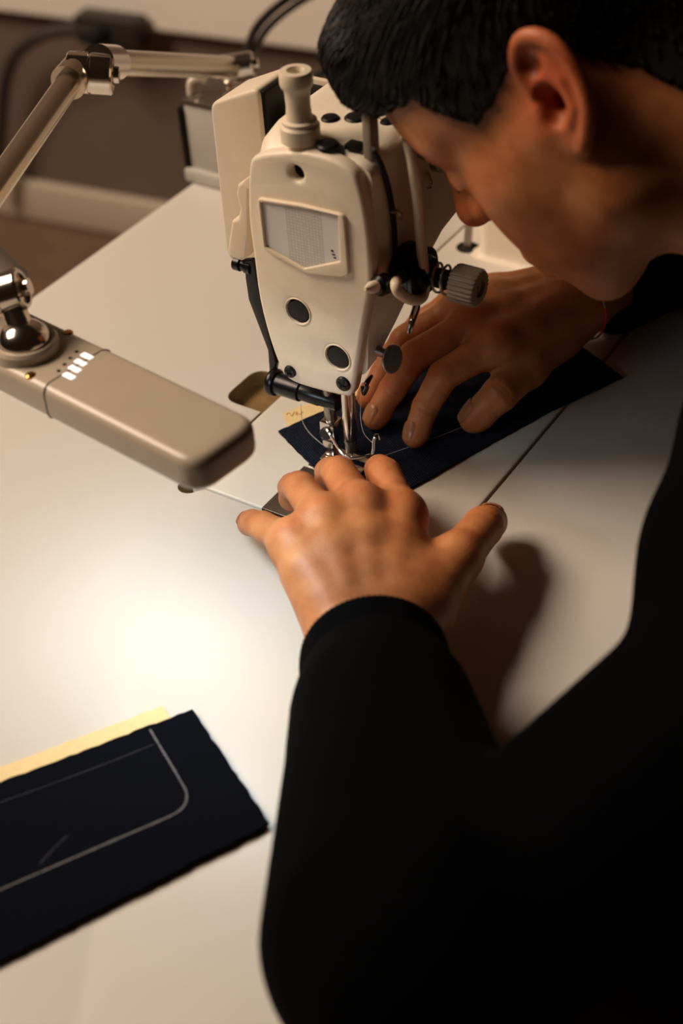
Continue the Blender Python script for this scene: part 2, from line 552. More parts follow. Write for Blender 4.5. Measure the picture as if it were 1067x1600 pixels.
# face plate with its holes
FX = 0.0505
fp_px = [(388, 262), (400, 244), (440, 238), (478, 239), (518, 250), (548, 268), (560, 290), (573, 352), (579, 440), (566, 520), (556, 585),
         (549, 617), (537, 620), (497, 611), (456, 597), (438, 577), (420, 530), (404, 467), (395, 400), (387, 336)]
fp2 = px2(fp_px, 0, FX)
fp2 = [Vector((p.x, p.y)) for p in smooth_path([(a, b, 0) for a, b in fp2], 3, closed=True)]
def c2(px, py):
    q = at(px, py, 0, FX); return (q.y, q.z)
holes = [circle2(c2(462, 272), .0046), circle2(c2(465, 487), .0083), circle2(c2(527, 559), .0083)]
fp = obj('face_plate', plate([fp2] + holes, FX, FX + 0.0105, 0, 0.0028, 3), CREAM, mc, sharp=55)
obj('hole_lining', single(add_lathe, (FX + .006, *c2(462, 272)), (1, 0, 0), [(.0062, 0), (.0062, .003)], 24), HOLE, fp)
for q in ((465, 487), (527, 559)):
    y, z = c2(*q)
    obj('plug', single(add_lathe, (FX + .006, y, z), (-1, 0, 0), [(.0085, 0), (.0078, .0042), (.0070, .0054), (.0040, .0057), (.0001, .0058)], 32), BLACK, fp)
    obj('plug_ring', single(add_lathe, (FX + .002, y, z), (-1, 0, 0), [(.0094, 0), (.0094, .0020), (.0091, .0023), (.0086, .0022), (.0081, .001)], 32, caps=False), CREAM, fp)
for q, r in (((454, 580), .0042), ((537, 599), .0050)):
    y, z = c2(*q)
    s = obj('screw', single(add_lathe, (FX + .001, y, z), (-1, 0, 0), [(r, 0), (r, .002), (r * .9, .0028), (r * .5, .0032), (.0001, .0033)], 24), BLACKM, fp)
    b2 = bmesh.new()
    for a in (0.5, 0.5 + math.pi / 2):
        add_box(b2, (-.0007, -r * .6, -.0006), (.0007, r * .6, .0006), M=Matrix.Translation((FX - .0022, y, z)) @ Matrix.Rotation(a, 4, 'X'))
    obj('slot', b2, HOLE, s, smooth=False)
# sticker in its raised frame
fo = round_poly(px2([(405, 307), (470, 317), (541, 334), (548, 426), (538, 431), (482, 425), (415, 388)], 0, FX), [.003, 0, .004, .003, .003, .004, .004])
fi = round_poly(px2([(411, 313), (470, 322), (531, 335), (534, 406), (478, 417), (418, 383)], 0, FX), .001)
frm = obj('sticker_frame', plate([fo, fi], FX - .0026, FX + .0006, 0, 0.0009, 3), CREAM2, fp)
STK = mat('printed_sticker', rgb(205, 200, 196), 0.35)
nt = STK.node_tree; p = nt.nodes['Principled BSDF']; tc = [q for q in nt.nodes if q.type == 'TEX_COORD'][0]
br = nt.nodes.new('ShaderNodeTexBrick')
br.inputs['Color1'].default_value = rgb(206, 200, 194); br.inputs['Color2'].default_value = rgb(196, 190, 184); br.inputs['Mortar'].default_value = rgb(182, 175, 168)
br.inputs['Scale'].default_value = 1.0; br.inputs['Mortar Size'].default_value = 0.00022; br.inputs['Brick Width'].default_value = 0.0022; br.inputs['Row Height'].default_value = 0.0019
br.offset = 0.0
mp = nt.nodes.new('ShaderNodeMapping'); mp.inputs['Rotation'].default_value = (0, math.radians(90), 0)
sx = nt.nodes.new('ShaderNodeSeparateXYZ'); cx = nt.nodes.new('ShaderNodeCombineXYZ')
nt.links.new(tc.outputs['Object'], sx.inputs[0]); nt.links.new(sx.outputs[1], cx.inputs[0]); nt.links.new(sx.outputs[2], cx.inputs[1])
nt.links.new(cx.outputs[0], br.inputs['Vector'])
# print only in the middle columns of the sticker
mth = nt.nodes.new('ShaderNodeMath'); mth.operation = 'COMPARE'
yc = at(478, 370, 0, FX).y
mth.inputs[1].default_value = yc; mth.inputs[2].default_value = 0.0125
nt.links.new(sx.outputs[1], mth.inputs[0])
mx = nt.nodes.new('ShaderNodeMix'); mx.data_type = 'RGBA'
mx.inputs[6].default_value = rgb(208, 204, 200)
nt.links.new(mth.outputs[0], mx.inputs[0]); nt.links.new(br.outputs['Color'], mx.inputs[7]); nt.links.new(mx.outputs[2], p.inputs['Base Color'])
stk = obj('sticker', plate([fi], FX - .0008, FX + .0003, 0), STK, frm, smooth=False)
b2 = bmesh.new()
for (px_, py_, w_, h_) in ((519, 392, 4, 3), (521, 398, 5, 2), (523, 403, 4, 2)):
    q = at(px_, py_, 0, FX - .0009); add_box(b2, (FX - .0010, q.y - w_ * .0002, q.z - h_ * .0002), (FX - .0008, q.y + w_ * .0002, q.z + h_ * .0002))
obj('print_mark', b2, HOLE, frm, smooth=False)

# top of the arm
TZ = 0.2268
for (px_, py_, r) in ((516, 185, .0054), (556, 184, .0068), (606, 191, .0046), (512, 226, .0066)):
    q = at(px_, py_, 2, TZ)
    obj('oil_plug', single(add_lathe, (q.x, q.y, TZ - .001), (0, 0, 1), [(r, 0), (r, .0012), (r * .85, .0022), (r * .4, .0027), (.0001, .0028)], 28), BLACK, arm)
q = at(556, 227, 2, TZ)
obj('slot_cover', single(add_box, (q.x - .004, q.y - .0045, TZ - .002), (q.x + .004, q.y + .0055, TZ + .0012), .0008), BLACK, arm)
q = at(470, 215, 2, TZ)
obj('thread_post', single(add_lathe, (q.x, q.y, TZ - .001), (0, 0, 1),
    [(.0112, 0), (.0112, .0085), (.0098, .0100), (.0098, .0118), (.0078, .0128), (.0072, .0150), (.0068, .0200), (.0070, .0255), (.0072, .0292), (.0088, .0315), (.0093, .0330), (.0093, .0388), (.0086, .0402), (.0050, .0404), (.0042, .0390), (.0042, .0340)], 40), CREAM2, arm)
# take-up lever in its slot, on the operator's side
slot = [at(582, 233, 1, .0595), at(597, 262, 1, .0592), at(608, 300, 1, .0590), at(615, 345, 1, .0588), at(618, 398, 1, .0590)]
obj('lever_slot', single(add_tube, slot, .0017, 8), HOLE, arm)
q = at(582, 232, 2, TZ)
bm = bmesh.new()
add_box(bm, (q.x - .0045, q.y - .002, .205), (q.x + .0045, q.y + .0035, .2525), .001)
obj('take_up_lever', bm, GREYP, mc)
p0 = at(612, 332, 1, .059); p1 = at(622, 330, 1, .052); p2 = at(628, 337, 1, .050); p3 = at(626, 342, 1, .050)
obj('take_up_eye', single(add_tube, [p0, p1, p2, p3], .0011, 8), STEEL, mc)
# cream guard wire
w = [at(634, 214, 1, .062), at(637, 222, 1, .050), at(645, 255, 1, .045), at(653, 320, 1, .045), at(660, 400, 1, .045), at(664, 440, 1, .045), at(661, 462, 1, .045), at(651, 469, 1, .045), at(636, 466, 1, .045), at(622, 456, 1, .045), at(618, 444, 1, .047), at(620, 436, 1, .056)]
obj('thread_guard', single(add_tube, w, .0032, 12, 6), CREAM2, mc)
# tension assembly
tq = at(652, 425, 1, .052)
bm = bmesh.new()
add_lathe(bm, (tq.x, .062, tq.z), (0, -1, 0), [(.017, 0), (.017, .006), (.0145, .007), (.0145, .011), (.0160, .0125), (.0160, .0150), (.012, .0155), (.0105, .019), (.006, .020), (.006, .030)], 36)
tens = obj('tension_disc', bm, BLACKM, mc)
sp = [Vector((tq.x + .0085 * math.cos(a), .040 - .0014 * a / 1.6, tq.z + .0085 * math.sin(a))) for a in np.linspace(0, 8 * math.pi, 64)]
obj('tension_spring', single(add_tube, sp, .0008, 6, smooth=False), STEEL, tens)
kq = at(710, 453, 1, .018)
obj('tension_knob', single(add_lathe, (tq.x, .0275, tq.z), (0, -1, 0), [(.0085, 0), (.0112, .001), (.0115, .003), (.0115, .0155), (.0105, .017), (.006, .0172), (.0055, .0155), (.0001, .0155)], 96, 24, .0009), GREYP, mc)
bm = bmesh.new()
add_lathe(bm, at(570, 452, 1, .058), at(625, 437, 1, .055) - at(570, 452, 1, .058), [(.001, 0), (.0035, .006), (.0036, .010)], 16)
obj('pin_tip', bm, CREAM2, mc)
bm = bmesh.new()
a = at(588, 449, 1, .057); b = at(640, 425, 1, .052)
add_lathe(bm, a, b - a, [(.0045, 0), (.0062, .002), (.0062, .008), (.0045, .009), (.0045, .022)], 18)
obj('pin_body', bm, BLACKM, mc)
obj('check_finger', single(add_tube, [at(651, 470, 1, .050), at(650, 482, 1, .048), at(644, 500, 1, .046), at(639, 521, 1, .046)], [.0022, .0024, .0022, .0013], 10), CHROME, mc)
dq = at(619, 558, 1, .058)
bm = bmesh.new()
add_lathe(bm, dq + Vector((-.003, .002, 0)), Vector((-.12, -1.0, .2)), [(.0086, 0), (.0090, .0006), (.0090, .0016), (.0084, .0022), (.0001, .0023)], 32)
add_tube(bm, [dq + Vector((-.004, .012, .004)), dq + Vector((-.001, .001, .0))], .003, smooth=False)
obj('guide_disc', bm, STEEL, mc)
bm = bmesh.new()
zz = [at(568, 612, 1, .075), at(578, 592, 1, .073), at(580, 588, 1, .072), at(572, 598, 1, .072), at(574, 606, 1, .072), at(568, 616, 1, .075), at(566, 604, 1, .076)]
add_tube(bm, zz, .0011, 8)
obj('thread_hook', bm, BLACKM, mc)
obj('name_hook', single(add_tube, [at(668, 270, 1, .059), at(673, 284, 1, .055), at(673, 291, 1, .055), at(668, 293, 1, .057)], .0011, 8), CHROME, mc)
q = at(684, 245, 1, .058)
bm = bmesh.new(); add_lathe(bm, (q.x, .060, q.z), (0, -1, 0), [(.0085, 0), (.0085, .006), (.006, .0075), (.006, .016), (.0050, .017)], 24)
obj('pre_tensioner', bm, STEEL, mc)

# solenoid housing behind the arm, lever, rods
pr = round_poly([(.1555, .112), (.1565, .2365), (.194, .2195), (.1955, .112)], [.006, .0045, .009, .01])
house = obj('rear_housing', plate([pr], .088, .124, 0, .0022, 3), CREAM2, mc, sharp=50)
obj('black_cover', single(add_box, (.0900, .1535, .15), (.1225, .1575, .2335), .0012, 2), BLACK, house)
obj('solenoid', single(add_box, (.1235, .1515, .145), (.158, .188, .2100), .003, 3), BLACK, mc)
obj('end_bracket', single(add_box, (.1585, .150, .140), (.163, .190, .2120), .0015, 2), CREAM2, mc)
q = at(427, 176, 1, .1538); obj('indicator', single(add_lathe, q, (0, -1, 0), [(.0006, 0), (.0005, .0004)], 12), BRASS, house)
lv = px2([(384, 279), (376, 285), (374, 301), (380, 322), (377, 337), (367, 341), (360, 390), (363, 398), (382, 404), (391, 398), (395, 360), (396, 290)], 0, .068)
obj('hand_lifter', plate([round_poly(lv, .002)], .064, .078, 0, .0022, 3), CREAM2, mc)
bm = bmesh.new()
a = at(372, 411, 0, .072)
add_lathe(bm, a + Vector((0, .003, 0)), (0, -1, 0), [(.003, 0), (.0048, .001), (.0048, .0055), (.0035, .006), (.0035, .009), (.0050, .0095), (.0050, .014)], 20)
obj('lifter_screw', bm, BLACKM, mc)
rd = px2([(385, 404), (397, 404), (404, 440), (412, 480), (434, 566), (430, 590), (424, 586), (421, 545), (391, 466), (386, 432)], 0, .071)
obj('link_bar', plate([round_poly(rd, .0012)], .069, .073, 0, .0006), BLACKM, mc)
bm = bmesh.new()
pa = at(432, 603, 0, .066); 
add_lathe(bm, (.066, pa.y + .004, .0455), (0, -1, 0), [(.0085, 0), (.0092, .001), (.0092, .004), (.0085, .005), (.0070, .0052), (.0072, .0060), (.0072, .0235), (.0066, .0240), (.0060, .0246), (.0060, .0380), (.0056, .0386), (.0056, .052), (.0050, .0525)], 32)
obj('wiper_solenoid', bm, BLACKM, mc)
# presser bar and foot, needle bar
PX, PY = 0.067, 0.1085
NX, NY = 0.063, 0.0915
bm = bmesh.new(); add_lathe(bm, (PX, PY, .026), (0, 0, 1), [(.0040, 0), (.0042, .001), (.0042, .055)], 24)
obj('presser_bar', bm, STEEL, mc)
bm = bmesh.new()
add_box(bm, (PX - .006, PY - .0055, .014), (PX + .005, PY + .0055, .030), .0012)
add_box(bm, (PX - .0062, PY - .004, .004), (PX + .001, PY + .004, .016), .001)
foot = obj('presser_foot', bm, CHROME, mc)
bm = bmesh.new()
add_box(bm, (.0555, .098, .0024), (.0705, .112, .0048), .0007)
add_box(bm, (.0555, .080, .0022), (.0608, .100, .0046), .0007)
add_box(bm, (.0652, .080, .0022), (.0705, .100, .0046), .0007)
obj('sole', bm, CHROME, foot)
bm = bmesh.new(); add_lathe(bm, (PX - .006, PY, .0225), (-1, 0, 0), [(.0042, 0), (.0042, .002), (.0036, .0026), (.0001, .0027)], 24)
fs = obj('screw', bm, BLACKM, foot)
gp = [at(516, 668, 0, .060), at(510, 670, 0, .058), at(514, 676, 0, .056), at(522, 690, 0, .055), at(532, 705, 0, .054), at(541, 714, 0, .053), at(552, 716, 0, .053), at(578, 711, 0, .053), at(583, 704, 0, .054), at(584, 690, 0, .056), at(586, 681, 0, .058), at(590, 680, 0, .060), at(592, 686, 0, .061)]
obj('finger_guard', single(add_tube, gp, .00095, 8, 5), CHROME, foot)
bm = bmesh.new()
add_lathe(bm, (NX, NY, .0215), (0, 0, 1), [(.0043, 0), (.0046, .0008), (.0046, .05)], 28)
nb = obj('needle_bar', bm, CHROME, mc)
bm = bmesh.new()
add_lathe(bm, (NX, NY, .0125), (0, 0, 1), [(.0030, 0), (.0040, .0006), (.0040, .0075), (.0046, .0080), (.0046, .0100)], 28)
obj('needle_clamp', bm, STEEL, nb)
bm = bmesh.new(); add_lathe(bm, (NX, NY, .0008), (0, 0, 1), [(.0003, 0), (.0006, .003), (.0007, .012)], 12)
obj('needle', bm, CHROME, nb)

# ------------------------------------------------------------------ the work lamp
LP = Vector((-0.045, 0.185, 0.0))
lamp = empty('work_lamp', (0.365, 0.39, 0.0))
tag(lamp, 'beige LED work lamp on jointed steel tubes clamped to the table back', 'lamp')
LAMPP = mat('beige_grey_plastic', rgb(178, 163, 145), 0.34, noise=0.02, nscale=50)
GREYB = mat('grey_box', rgb(176, 170, 160), 0.5)
b0 = obj('base_box', single(add_box, (.340, .352, .0105), (.398, .428, .070), .002), GREYB, lamp)
obj('base_lip', single(add_box, (.334, .346, 0.0), (.402, .432, .012), .002), GREYB, lamp)
obj('base_lid', single(add_box, (.3385, .350, .0705), (.399, .4295, .0735), .001), STEEL, lamp)
obj('back_strip', single(add_box, (.338, .4285, .002), (.396, .4335, .066), .001), BLACKM, lamp)
for (x, y) in ((.347, .416), (.349, .370), (.347, .388)):
    obj('lid_screw', single(add_lathe, (x, y, .0735), (0, 0, 1), [(.0042, 0), (.0040, .002), (.0025, .0026), (.0001, .0027)], 20), CHROME, lamp)
obj('hook', single(add_tube, [(.352, .4285, .073), (.353, .4275, .083), (.357, .4225, .086), (.361, .4175, .083)], .0030, 10), CREAM2, lamp)
J0 = Vector((.355, .380, .104)); J1 = Vector((.1314, .3176, .2063)); J2 = Vector((-.0725, .2525, .1942)); J3 = Vector((-.0833, .2021, .1726))
bm = bmesh.new()
add_lathe(bm, (J0.x, J0.y, .0735), (0, 0, 1), [(.013, 0), (.013, .006), (.009, .008), (.009, .018)], 28)
obj('swivel_post', bm, CHROME, lamp)
d = (J1 - J0).normalized()
def clamp(j, ax, r, L, name='joint'):
    bm = bmesh.new()
    ax = Vector(ax).normalized()
    add_lathe(bm, j - ax * L / 2, ax, [(r * .55, -.001), (r * .9, 0), (r, .0012), (r, L * .47), (r * .94, L * .48), (r * .94, L * .52), (r, L * .53), (r, L - .0012), (r * .9, L), (r * .75, L), (r * .7, L - .002), (r * .4, L - .002), (r * .4, L + .004), (r * .0001 + .001, L + .004)], 36)
    return obj(name, bm, CHROME, lamp)
clamp(J0 + Vector((-.002, -.004, .002)), (.5, -.8, .1), .011, .026)
clamp(J0 + Vector((.004, -.002, -.012)), (-.7, -.6, .1), .010, .022)
obj('tube', single(add_tube, [J0 + d * .008, J1 - d * .004], .0088, 28, smooth=False), TUBEM, lamp)
obj('collar', single(add_tube, [J1 - d * .024, J1 + d * .002], .0118, 28, smooth=False), CHROME, lamp)
jc = clamp(J1 + Vector((-.006, .004, -.006)), (.52, -.80, -.12), .0135, .030)
d2 = (J2 - J1).normalized(); s2 = J1 + Vector((-.013, .010, -.004))
obj('tube', single(add_tube, [s2 + d2 * .004, J2], .0083, 28, smooth=False), TUBEM, lamp)
obj('collar', single(add_tube, [s2 - d2 * .010, s2 + d2 * .014], [.0112, .0118], 28, smooth=False), TUBEM, lamp)
clamp(J2 + Vector((-.004, .004, -.002)), (.5, -.8, 0), .0135, .028)
d3 = (J3 - J2).normalized()
obj('socket', single(add_tube, [J2 + d3 * .006, J3 - d3 * .014], [.0142, .0150], 28, smooth=False), mat('grey_brown_plastic', rgb(120, 104, 92), 0.45), lamp)
clamp(J3 + Vector((-.008, .004, .010)), (.5, -.8, .25), .0115, .024)
# lamp head: bar along -y turned a little
LA = math.radians(-8.0)
HM = Matrix.Translation((-.0910, .2098, .1454)) @ Matrix.Rotation(LA, 4, 'Z') @ Matrix.Scale(.90, 4)
def head_box(a, b, bev, seg=4):
    bm = bmesh.new(); add_box(bm, a, b, bev, seg, HM); return bm
seam_y = (HM.inverted() @ at(80, 600, 2, .1454 + .0104)).y
hb = plate([round_poly([(-.0268, -.1880), (.0268, -.1880), (.0268, .052), (-.0268, .052)], [.016, .016, .0075, .0075], 8)], -.0118, .0118, 2, .0065, 5)
bmesh.ops.transform(hb, matrix=HM, verts=hb.verts)
hd = obj('lamp_head', hb, LAMPP, lamp, sharp=60)
sm = [HM @ Vector((p.x, seam_y + .004 * math.cos(p.x / .0268 * 1.5), p.y)) for p in round_poly([(-.02685, -.01185), (.02685, -.01185), (.02685, .01185), (-.02685, .01185)], .0065, 6)]
obj('seam', single(add_tube, sm + sm[:1], .00035, 6, smooth=False), mat('seam_shadow_gap', rgb(70, 58, 48), 0.8), hd)
LED = mat('led_panel', rgb(255, 250, 240), 0.5, emit=(0.80, 0.94, 1.0, 1), estr=25.0)
obj('led_panel', head_box((-.0190, -.180, -.0126), (.0190, -.076, -.0119), .0003, 1), LED, hd, smooth=False)
LIT = mat('lit_button', rgb(255, 255, 255), 0.4, emit=(1, 1, 1, 1), estr=0.9)
hz = .1454 + .0104
Hd_y = (HM.to_3x3() @ Vector((0, 1, 0)))
for (pb, pd) in (((136, 557), (120, 550)), ((126, 567), (110, 560)), ((117, 577), (101, 570)), ((108, 588), (92, 580))):
    q = at(*pb, 2, hz); l = HM.inverted() @ q
    obj('button', head_box((l.x - .0021, l.y - .0044, .0108), (l.x + .0021, l.y + .0044, .0122), .0006, 2), LIT, hd)
    q = at(*pd, 2, hz); l = HM.inverted() @ q
    obj('indicator', head_box((l.x - .0015, l.y - .0017, .0108), (l.x + .0015, l.y + .0017, .0118), .0004, 1), HOLE, hd)
for q in ((106, 520), (48, 586)):
    q = at(*q, 2, hz)
    obj('screw', single(add_lathe, q - Vector((0, 0, .001)), (0, 0, 1), [(.0030, 0), (.0030, .0012), (.0020, .002), (.0001, .0021)], 16), BRASS, hd)
q = at(42, 546, 2, hz)
bm = bmesh.new(); add_lathe(bm, (q.x, q.y, hz - .002), (0, 0, 1), [(.0182, 0), (.0182, .007), (.0168, .0088), (.0146, .009), (.0143, .006), (.0001, .006)], 40)
boss = obj('mount_boss', bm, LAMPP, lamp)
bm = bmesh.new(); add_lathe(bm, (q.x, q.y, hz + .003), (0, 0, 1), [(.0138, 0), (.0142, .004), (.0130, .008), (.0098, .0115), (.0056, .0135), (.0001, .014)], 36)
obj('ball', bm, CHROME, lamp)
bm = bmesh.new(); add_tube(bm, [Vector((q.x, q.y, hz + .010)), J3 + Vector((-.004, .006, .012))], .007, 20, smooth=False)
obj('ball_stem', bm, CHROME, lamp)

# ------------------------------------------------------------------ cloth pieces
def wobble(a, b, n, amp):
    a, b = Vector(a), Vector(b)
    nrm = Vector((-(b - a).y, (b - a).x)).normalized()
    return [a.lerp(b, i / n) + nrm * random.uniform(-amp, amp) for i in range(n)]
def cloth_outline(corners, step=.004, amp=.0004):
    out = []
    for i, c in enumerate(corners):
        e = corners[(i + 1) % len(corners)]
        L = (Vector(e) - Vector(c)).length
        out += wobble(c, e, max(2, int(L / step)), amp)
    return out
A = at(435, 675, 2, .001); F_ = at(972, 590, 2, .001); E_ = at(640, 765, 2, .001)
den = obj('denim_piece', plate([cloth_outline([(A.x, A.y), (.058, .131), (.046, .106), (.036, .085), (.031, .066), (E_.x, E_.y), (.172, .006), (F_.x, F_.y), (.252, .015), (.272, .062), (.17, .112)])], .0007, .0021, 2), DENIM, smooth=False)
tag(den, 'dark navy twill strip held under the presser foot by both hands', 'fabric')
pa = at(441, 646, 2, .0005); pb_ = at(449, 665, 2, .0005)
pap = obj('paper_interfacing', plate([cloth_outline([(pa.x, pa.y), (pb_.x - .003, pb_.y - .003), (.075, .13), (.13, .10), (.18, .105), (.175, .118)], .006, .0002)], .0001, .0006, 2), PAPER, smooth=False)
tag(pap, 'small cream paper interfacing peeking from under the twill beside the presser foot', 'paper')
b2 = bmesh.new()
add_tube(b2, [at(x, y, 2, .0008) for x, y in ((447, 648), (452, 645), (456, 650), (460, 644), (464, 649), (463, 643), (468, 648), (473, 643))], .00022, 5, 4)
obj('pencil_scribble', b2, mat('ochre_pencil', rgb(190, 140, 60), 0.8), pap)

ca = at(300, 1108, 2, .003); cb = at(421, 1286, 2, .003); cc = at(0, 1500, 2, .003); cd = at(0, 1222, 2, .003)
c2d = [Vector((v.x, v.y)) for v in (ca, cb, cc, cd)]
c_far1 = c2d[2] + (c2d[2] - c2d[1]).normalized() * .06; c_far2 = c2d[3] + (c2d[3] - c2d[0]).normalized() * .06
fab = obj('navy_cloth', plate([cloth_outline([c2d[0], c2d[1], c_far1, c_far2], .004, .0005)], .0012, .0030, 2), DENIM2, smooth=False)
tag(fab, 'dark navy cloth rectangle with a chalk outline lying in front', 'fabric')
CHALK = mat('chalk', rgb(88, 86, 90), 0.95, noise=0.25, nscale=900)
def strip(pts, w, z, name, parent):
    P = smooth_path([(p[0], p[1], 0) for p in pts], 10)
    bm = bmesh.new(); prev = None
    for i, p in enumerate(P):
        t = (P[min(i + 1, len(P) - 1)] - P[max(i - 1, 0)]).normalized(); nn = Vector((-t.y, t.x, 0)) * (w / 2 * random.uniform(.7, 1.15))
        q = [bm.verts.new((p.x + nn.x, p.y + nn.y, z)), bm.verts.new((p.x - nn.x, p.y - nn.y, z))]
        if prev: bm.faces.new((prev[0], prev[1], q[1], q[0]))
        prev = q
    return obj(name, bm, CHALK, parent, smooth=False)
def fpx(*pts):
    return [at(x, y, 2, .0031) for x, y in pts]
strip(fpx((234, 1139), (248, 1163), (265, 1191), (282, 1220), (291, 1238), (290, 1254), (278, 1268), (250, 1282), (180, 1312), (90, 1351), (0, 1390), (-60, 1416)), .0014, .0031, 'chalk_line', fab)
CHALK = mat('faint_chalk', rgb(28, 30, 38), 0.95)
strip(fpx((240, 1163), (160, 1195), (80, 1225), (-40, 1268)), .0008, .0031, 'chalk_line', fab)
strip(fpx((105, 1306), (80, 1330), (62, 1350)), .0010, .0031, 'chalk_line', fab)
ia = at(255, 1102, 2, .001); ib = at(262, 1116, 2, .001); ic = at(0, 1199, 2, .001)
icf = Vector((ic.x, ic.y)) + (Vector((ic.x, ic.y)) - Vector((ia.x, ia.y))).normalized() * .06
inter = obj('cream_lining', plate([cloth_outline([(ia.x, ia.y), (ib.x, ib.y), (ib.x - .02, ib.y - .05), (icf.x - .02, icf.y - .06), (icf.x, icf.y)], .006, .0004)], 0.0, .0010, 2), PAPER, smooth=False)
tag(inter, 'cream lining strip showing along the upper edge of the navy cloth', 'fabric')

# threads at the foot
THR = mat('pale_thread', rgb(200, 190, 175), 0.6)
t1 = obj('sewing_thread', single(add_tube, [at(470, 632, 0, .066), at(471, 648, 2, .012), at(474, 662, 2, .004), at(485, 678, 2, .0026), at(503, 694, 2, .0026), at(520, 708, 2, .0026)], .00018, 6), THR)
tag(t1, 'pale loose thread hanging left of the presser foot', 'thread')
t2 = obj('sewing_thread', single(add_tube, [at(565, 620, 0, .064), at(563, 650, 0, .060), at(568, 676, 0, .058), at(580, 690, 0, .058), at(584, 692, 0, .056)], .00016, 6), THR)
tag(t2, 'pale needle thread looping to the right of the needle bar', 'thread')
t3 = obj('sewing_thread', single(add_tube, [at(600, 712, 2, .0026), at(640, 698, 2, .0026), at(690, 680, 2, .0026), at(720, 668, 2, .0026)], .00014, 6), THR)
tag(t3, 'faint thread lying on the navy twill between the two hands', 'thread')

# ------------------------------------------------------------------ background cables and socket
def cable(name, pts, r, m, label):
    o = obj(name, single(add_tube, pts, r, 14), m)
    tag(o, label, 'cable'); return o
cable('power_cable', [at(500, -30, 1, .60), at(440, 5, 1, .60), at(400, 45, 1, .58), at(386, 90, 1, .55), at(384, 140, 1, .52), Vector((.52, .5, -.25)), Vector((.54, .5, -.70))], .0048, BLACK, 'black cable arching up behind the lamp clamp, outer of two')
cable('power_cable', [at(520, -25, 1, .585), at(462, 8, 1, .585), at(418, 45, 1, .57), at(398, 85, 1, .545), at(392, 135, 1, .515), Vector((.55, .49, -.25)), Vector((.57, .49, -.70))], .0038, BLACK, 'thinner black cable just inside the arching one behind the lamp')
cable('power_cable', [at(470, 135, 1, .46), at(490, 122, 1, .47), at(520, 104, 1, .48), at(570, 80, 1, .5)], .0042, BLACK, 'short black cable seen between the machine housing and the hair')
cable('wall_cable', [at(150, 42, 0, 1.21), at(95, 48, 0, 1.20), at(60, 58, 0, 1.19), at(25, 85, 0, 1.19), at(8, 130, 0, 1.19), at(2, 190, 0, 1.19), at(-4, 300, 0, 1.18)], .011, mat('grey_cable', rgb(58, 50, 46), 0.6), 'grey cable curving down the far wall at the left edge')
q = at(172, 46, 0, 1.222)
so = empty('wall_socket', (q.x, q.y, q.z))
tag(so, 'dark wall socket under the light panel above the lamp elbow', 'socket')
SM = Matrix.Translation((q.x + .012, q.y, q.z)) @ Matrix.Rotation(math.radians(8.0), 4, 'Z')
obj('socket_box', single(add_box, (-.03, -.060, -.024), (.012, .060, .024), .004, 2, SM), mat('dark_socket', rgb(40, 34, 30), 0.5), so)
obj('plug', single(add_lathe, SM @ Vector((-.03, .01, 0)), (-1, 0, 0), [(.018, 0), (.018, .02), (.012, .03)], 20), HOLE, so)

# ------------------------------------------------------------------ the person at the machine
def V3(p): return np.array(p, float)
def unit(v): v = V3(v); return v / np.linalg.norm(v)

def skin_mat():
    m = mat('skin', rgb(196, 138, 102), 0.5, sss=0.12, spec=0.35)
    nt = m.node_tree; p = nt.nodes['Principled BSDF']
    tc = [n for n in nt.nodes if n.type == 'TEX_COORD'][0]
    n = nt.nodes.new('ShaderNodeTexNoise'); n.inputs['Scale'].default_value = 70; n.inputs['Detail'].default_value = 5
    nt.links.new(tc.outputs['Object'], n.inputs['Vector'])
    r = nt.nodes.new('ShaderNodeValToRGB')
    r.color_ramp.elements[0].color = rgb(164, 96, 52); r.color_ramp.elements[1].color = rgb(192, 124, 76)
    r.color_ramp.elements[0].position = 0.3; r.color_ramp.elements[1].position = 0.7
    nt.links.new(n.outputs['Fac'], r.inputs['Fac'])
    at_ = nt.nodes.new('ShaderNodeAttribute'); at_.attribute_name = 'blush'
    mx = nt.nodes.new('ShaderNodeMix'); mx.data_type = 'RGBA'
    nt.links.new(at_.outputs['Fac'], mx.inputs[0]); nt.links.new(r.outputs['Color'], mx.inputs[6]); mx.inputs[7].default_value = rgb(180, 76, 40)
    at2 = nt.nodes.new('ShaderNodeAttribute'); at2.attribute_name = 'stubble'
    mx2 = nt.nodes.new('ShaderNodeMix'); mx2.data_type = 'RGBA'
    nt.links.new(at2.outputs['Fac'], mx2.inputs[0]); nt.links.new(mx.outputs[2], mx2.inputs[6]); mx2.inputs[7].default_value = rgb(46, 32, 24)
    nt.links.new(mx2.outputs[2], p.inputs['Base Color'])
    v = nt.nodes.new('ShaderNodeTexVoronoi'); v.inputs['Scale'].default_value = 900
    nt.links.new(tc.outputs['Object'], v.inputs['Vector'])
    b = nt.nodes.new('ShaderNodeBump'); b.inputs['Strength'].default_value = 0.18; b.inputs['Distance'].default_value = 0.0006
    nt.links.new(v.outputs['Distance'], b.inputs['Height']); nt.links.new(b.outputs['Normal'], p.inputs['Normal'])
    return m
SKIN = skin_mat()
NAIL = mat('fingernail', rgb(208, 142, 98), 0.25, spec=0.6)

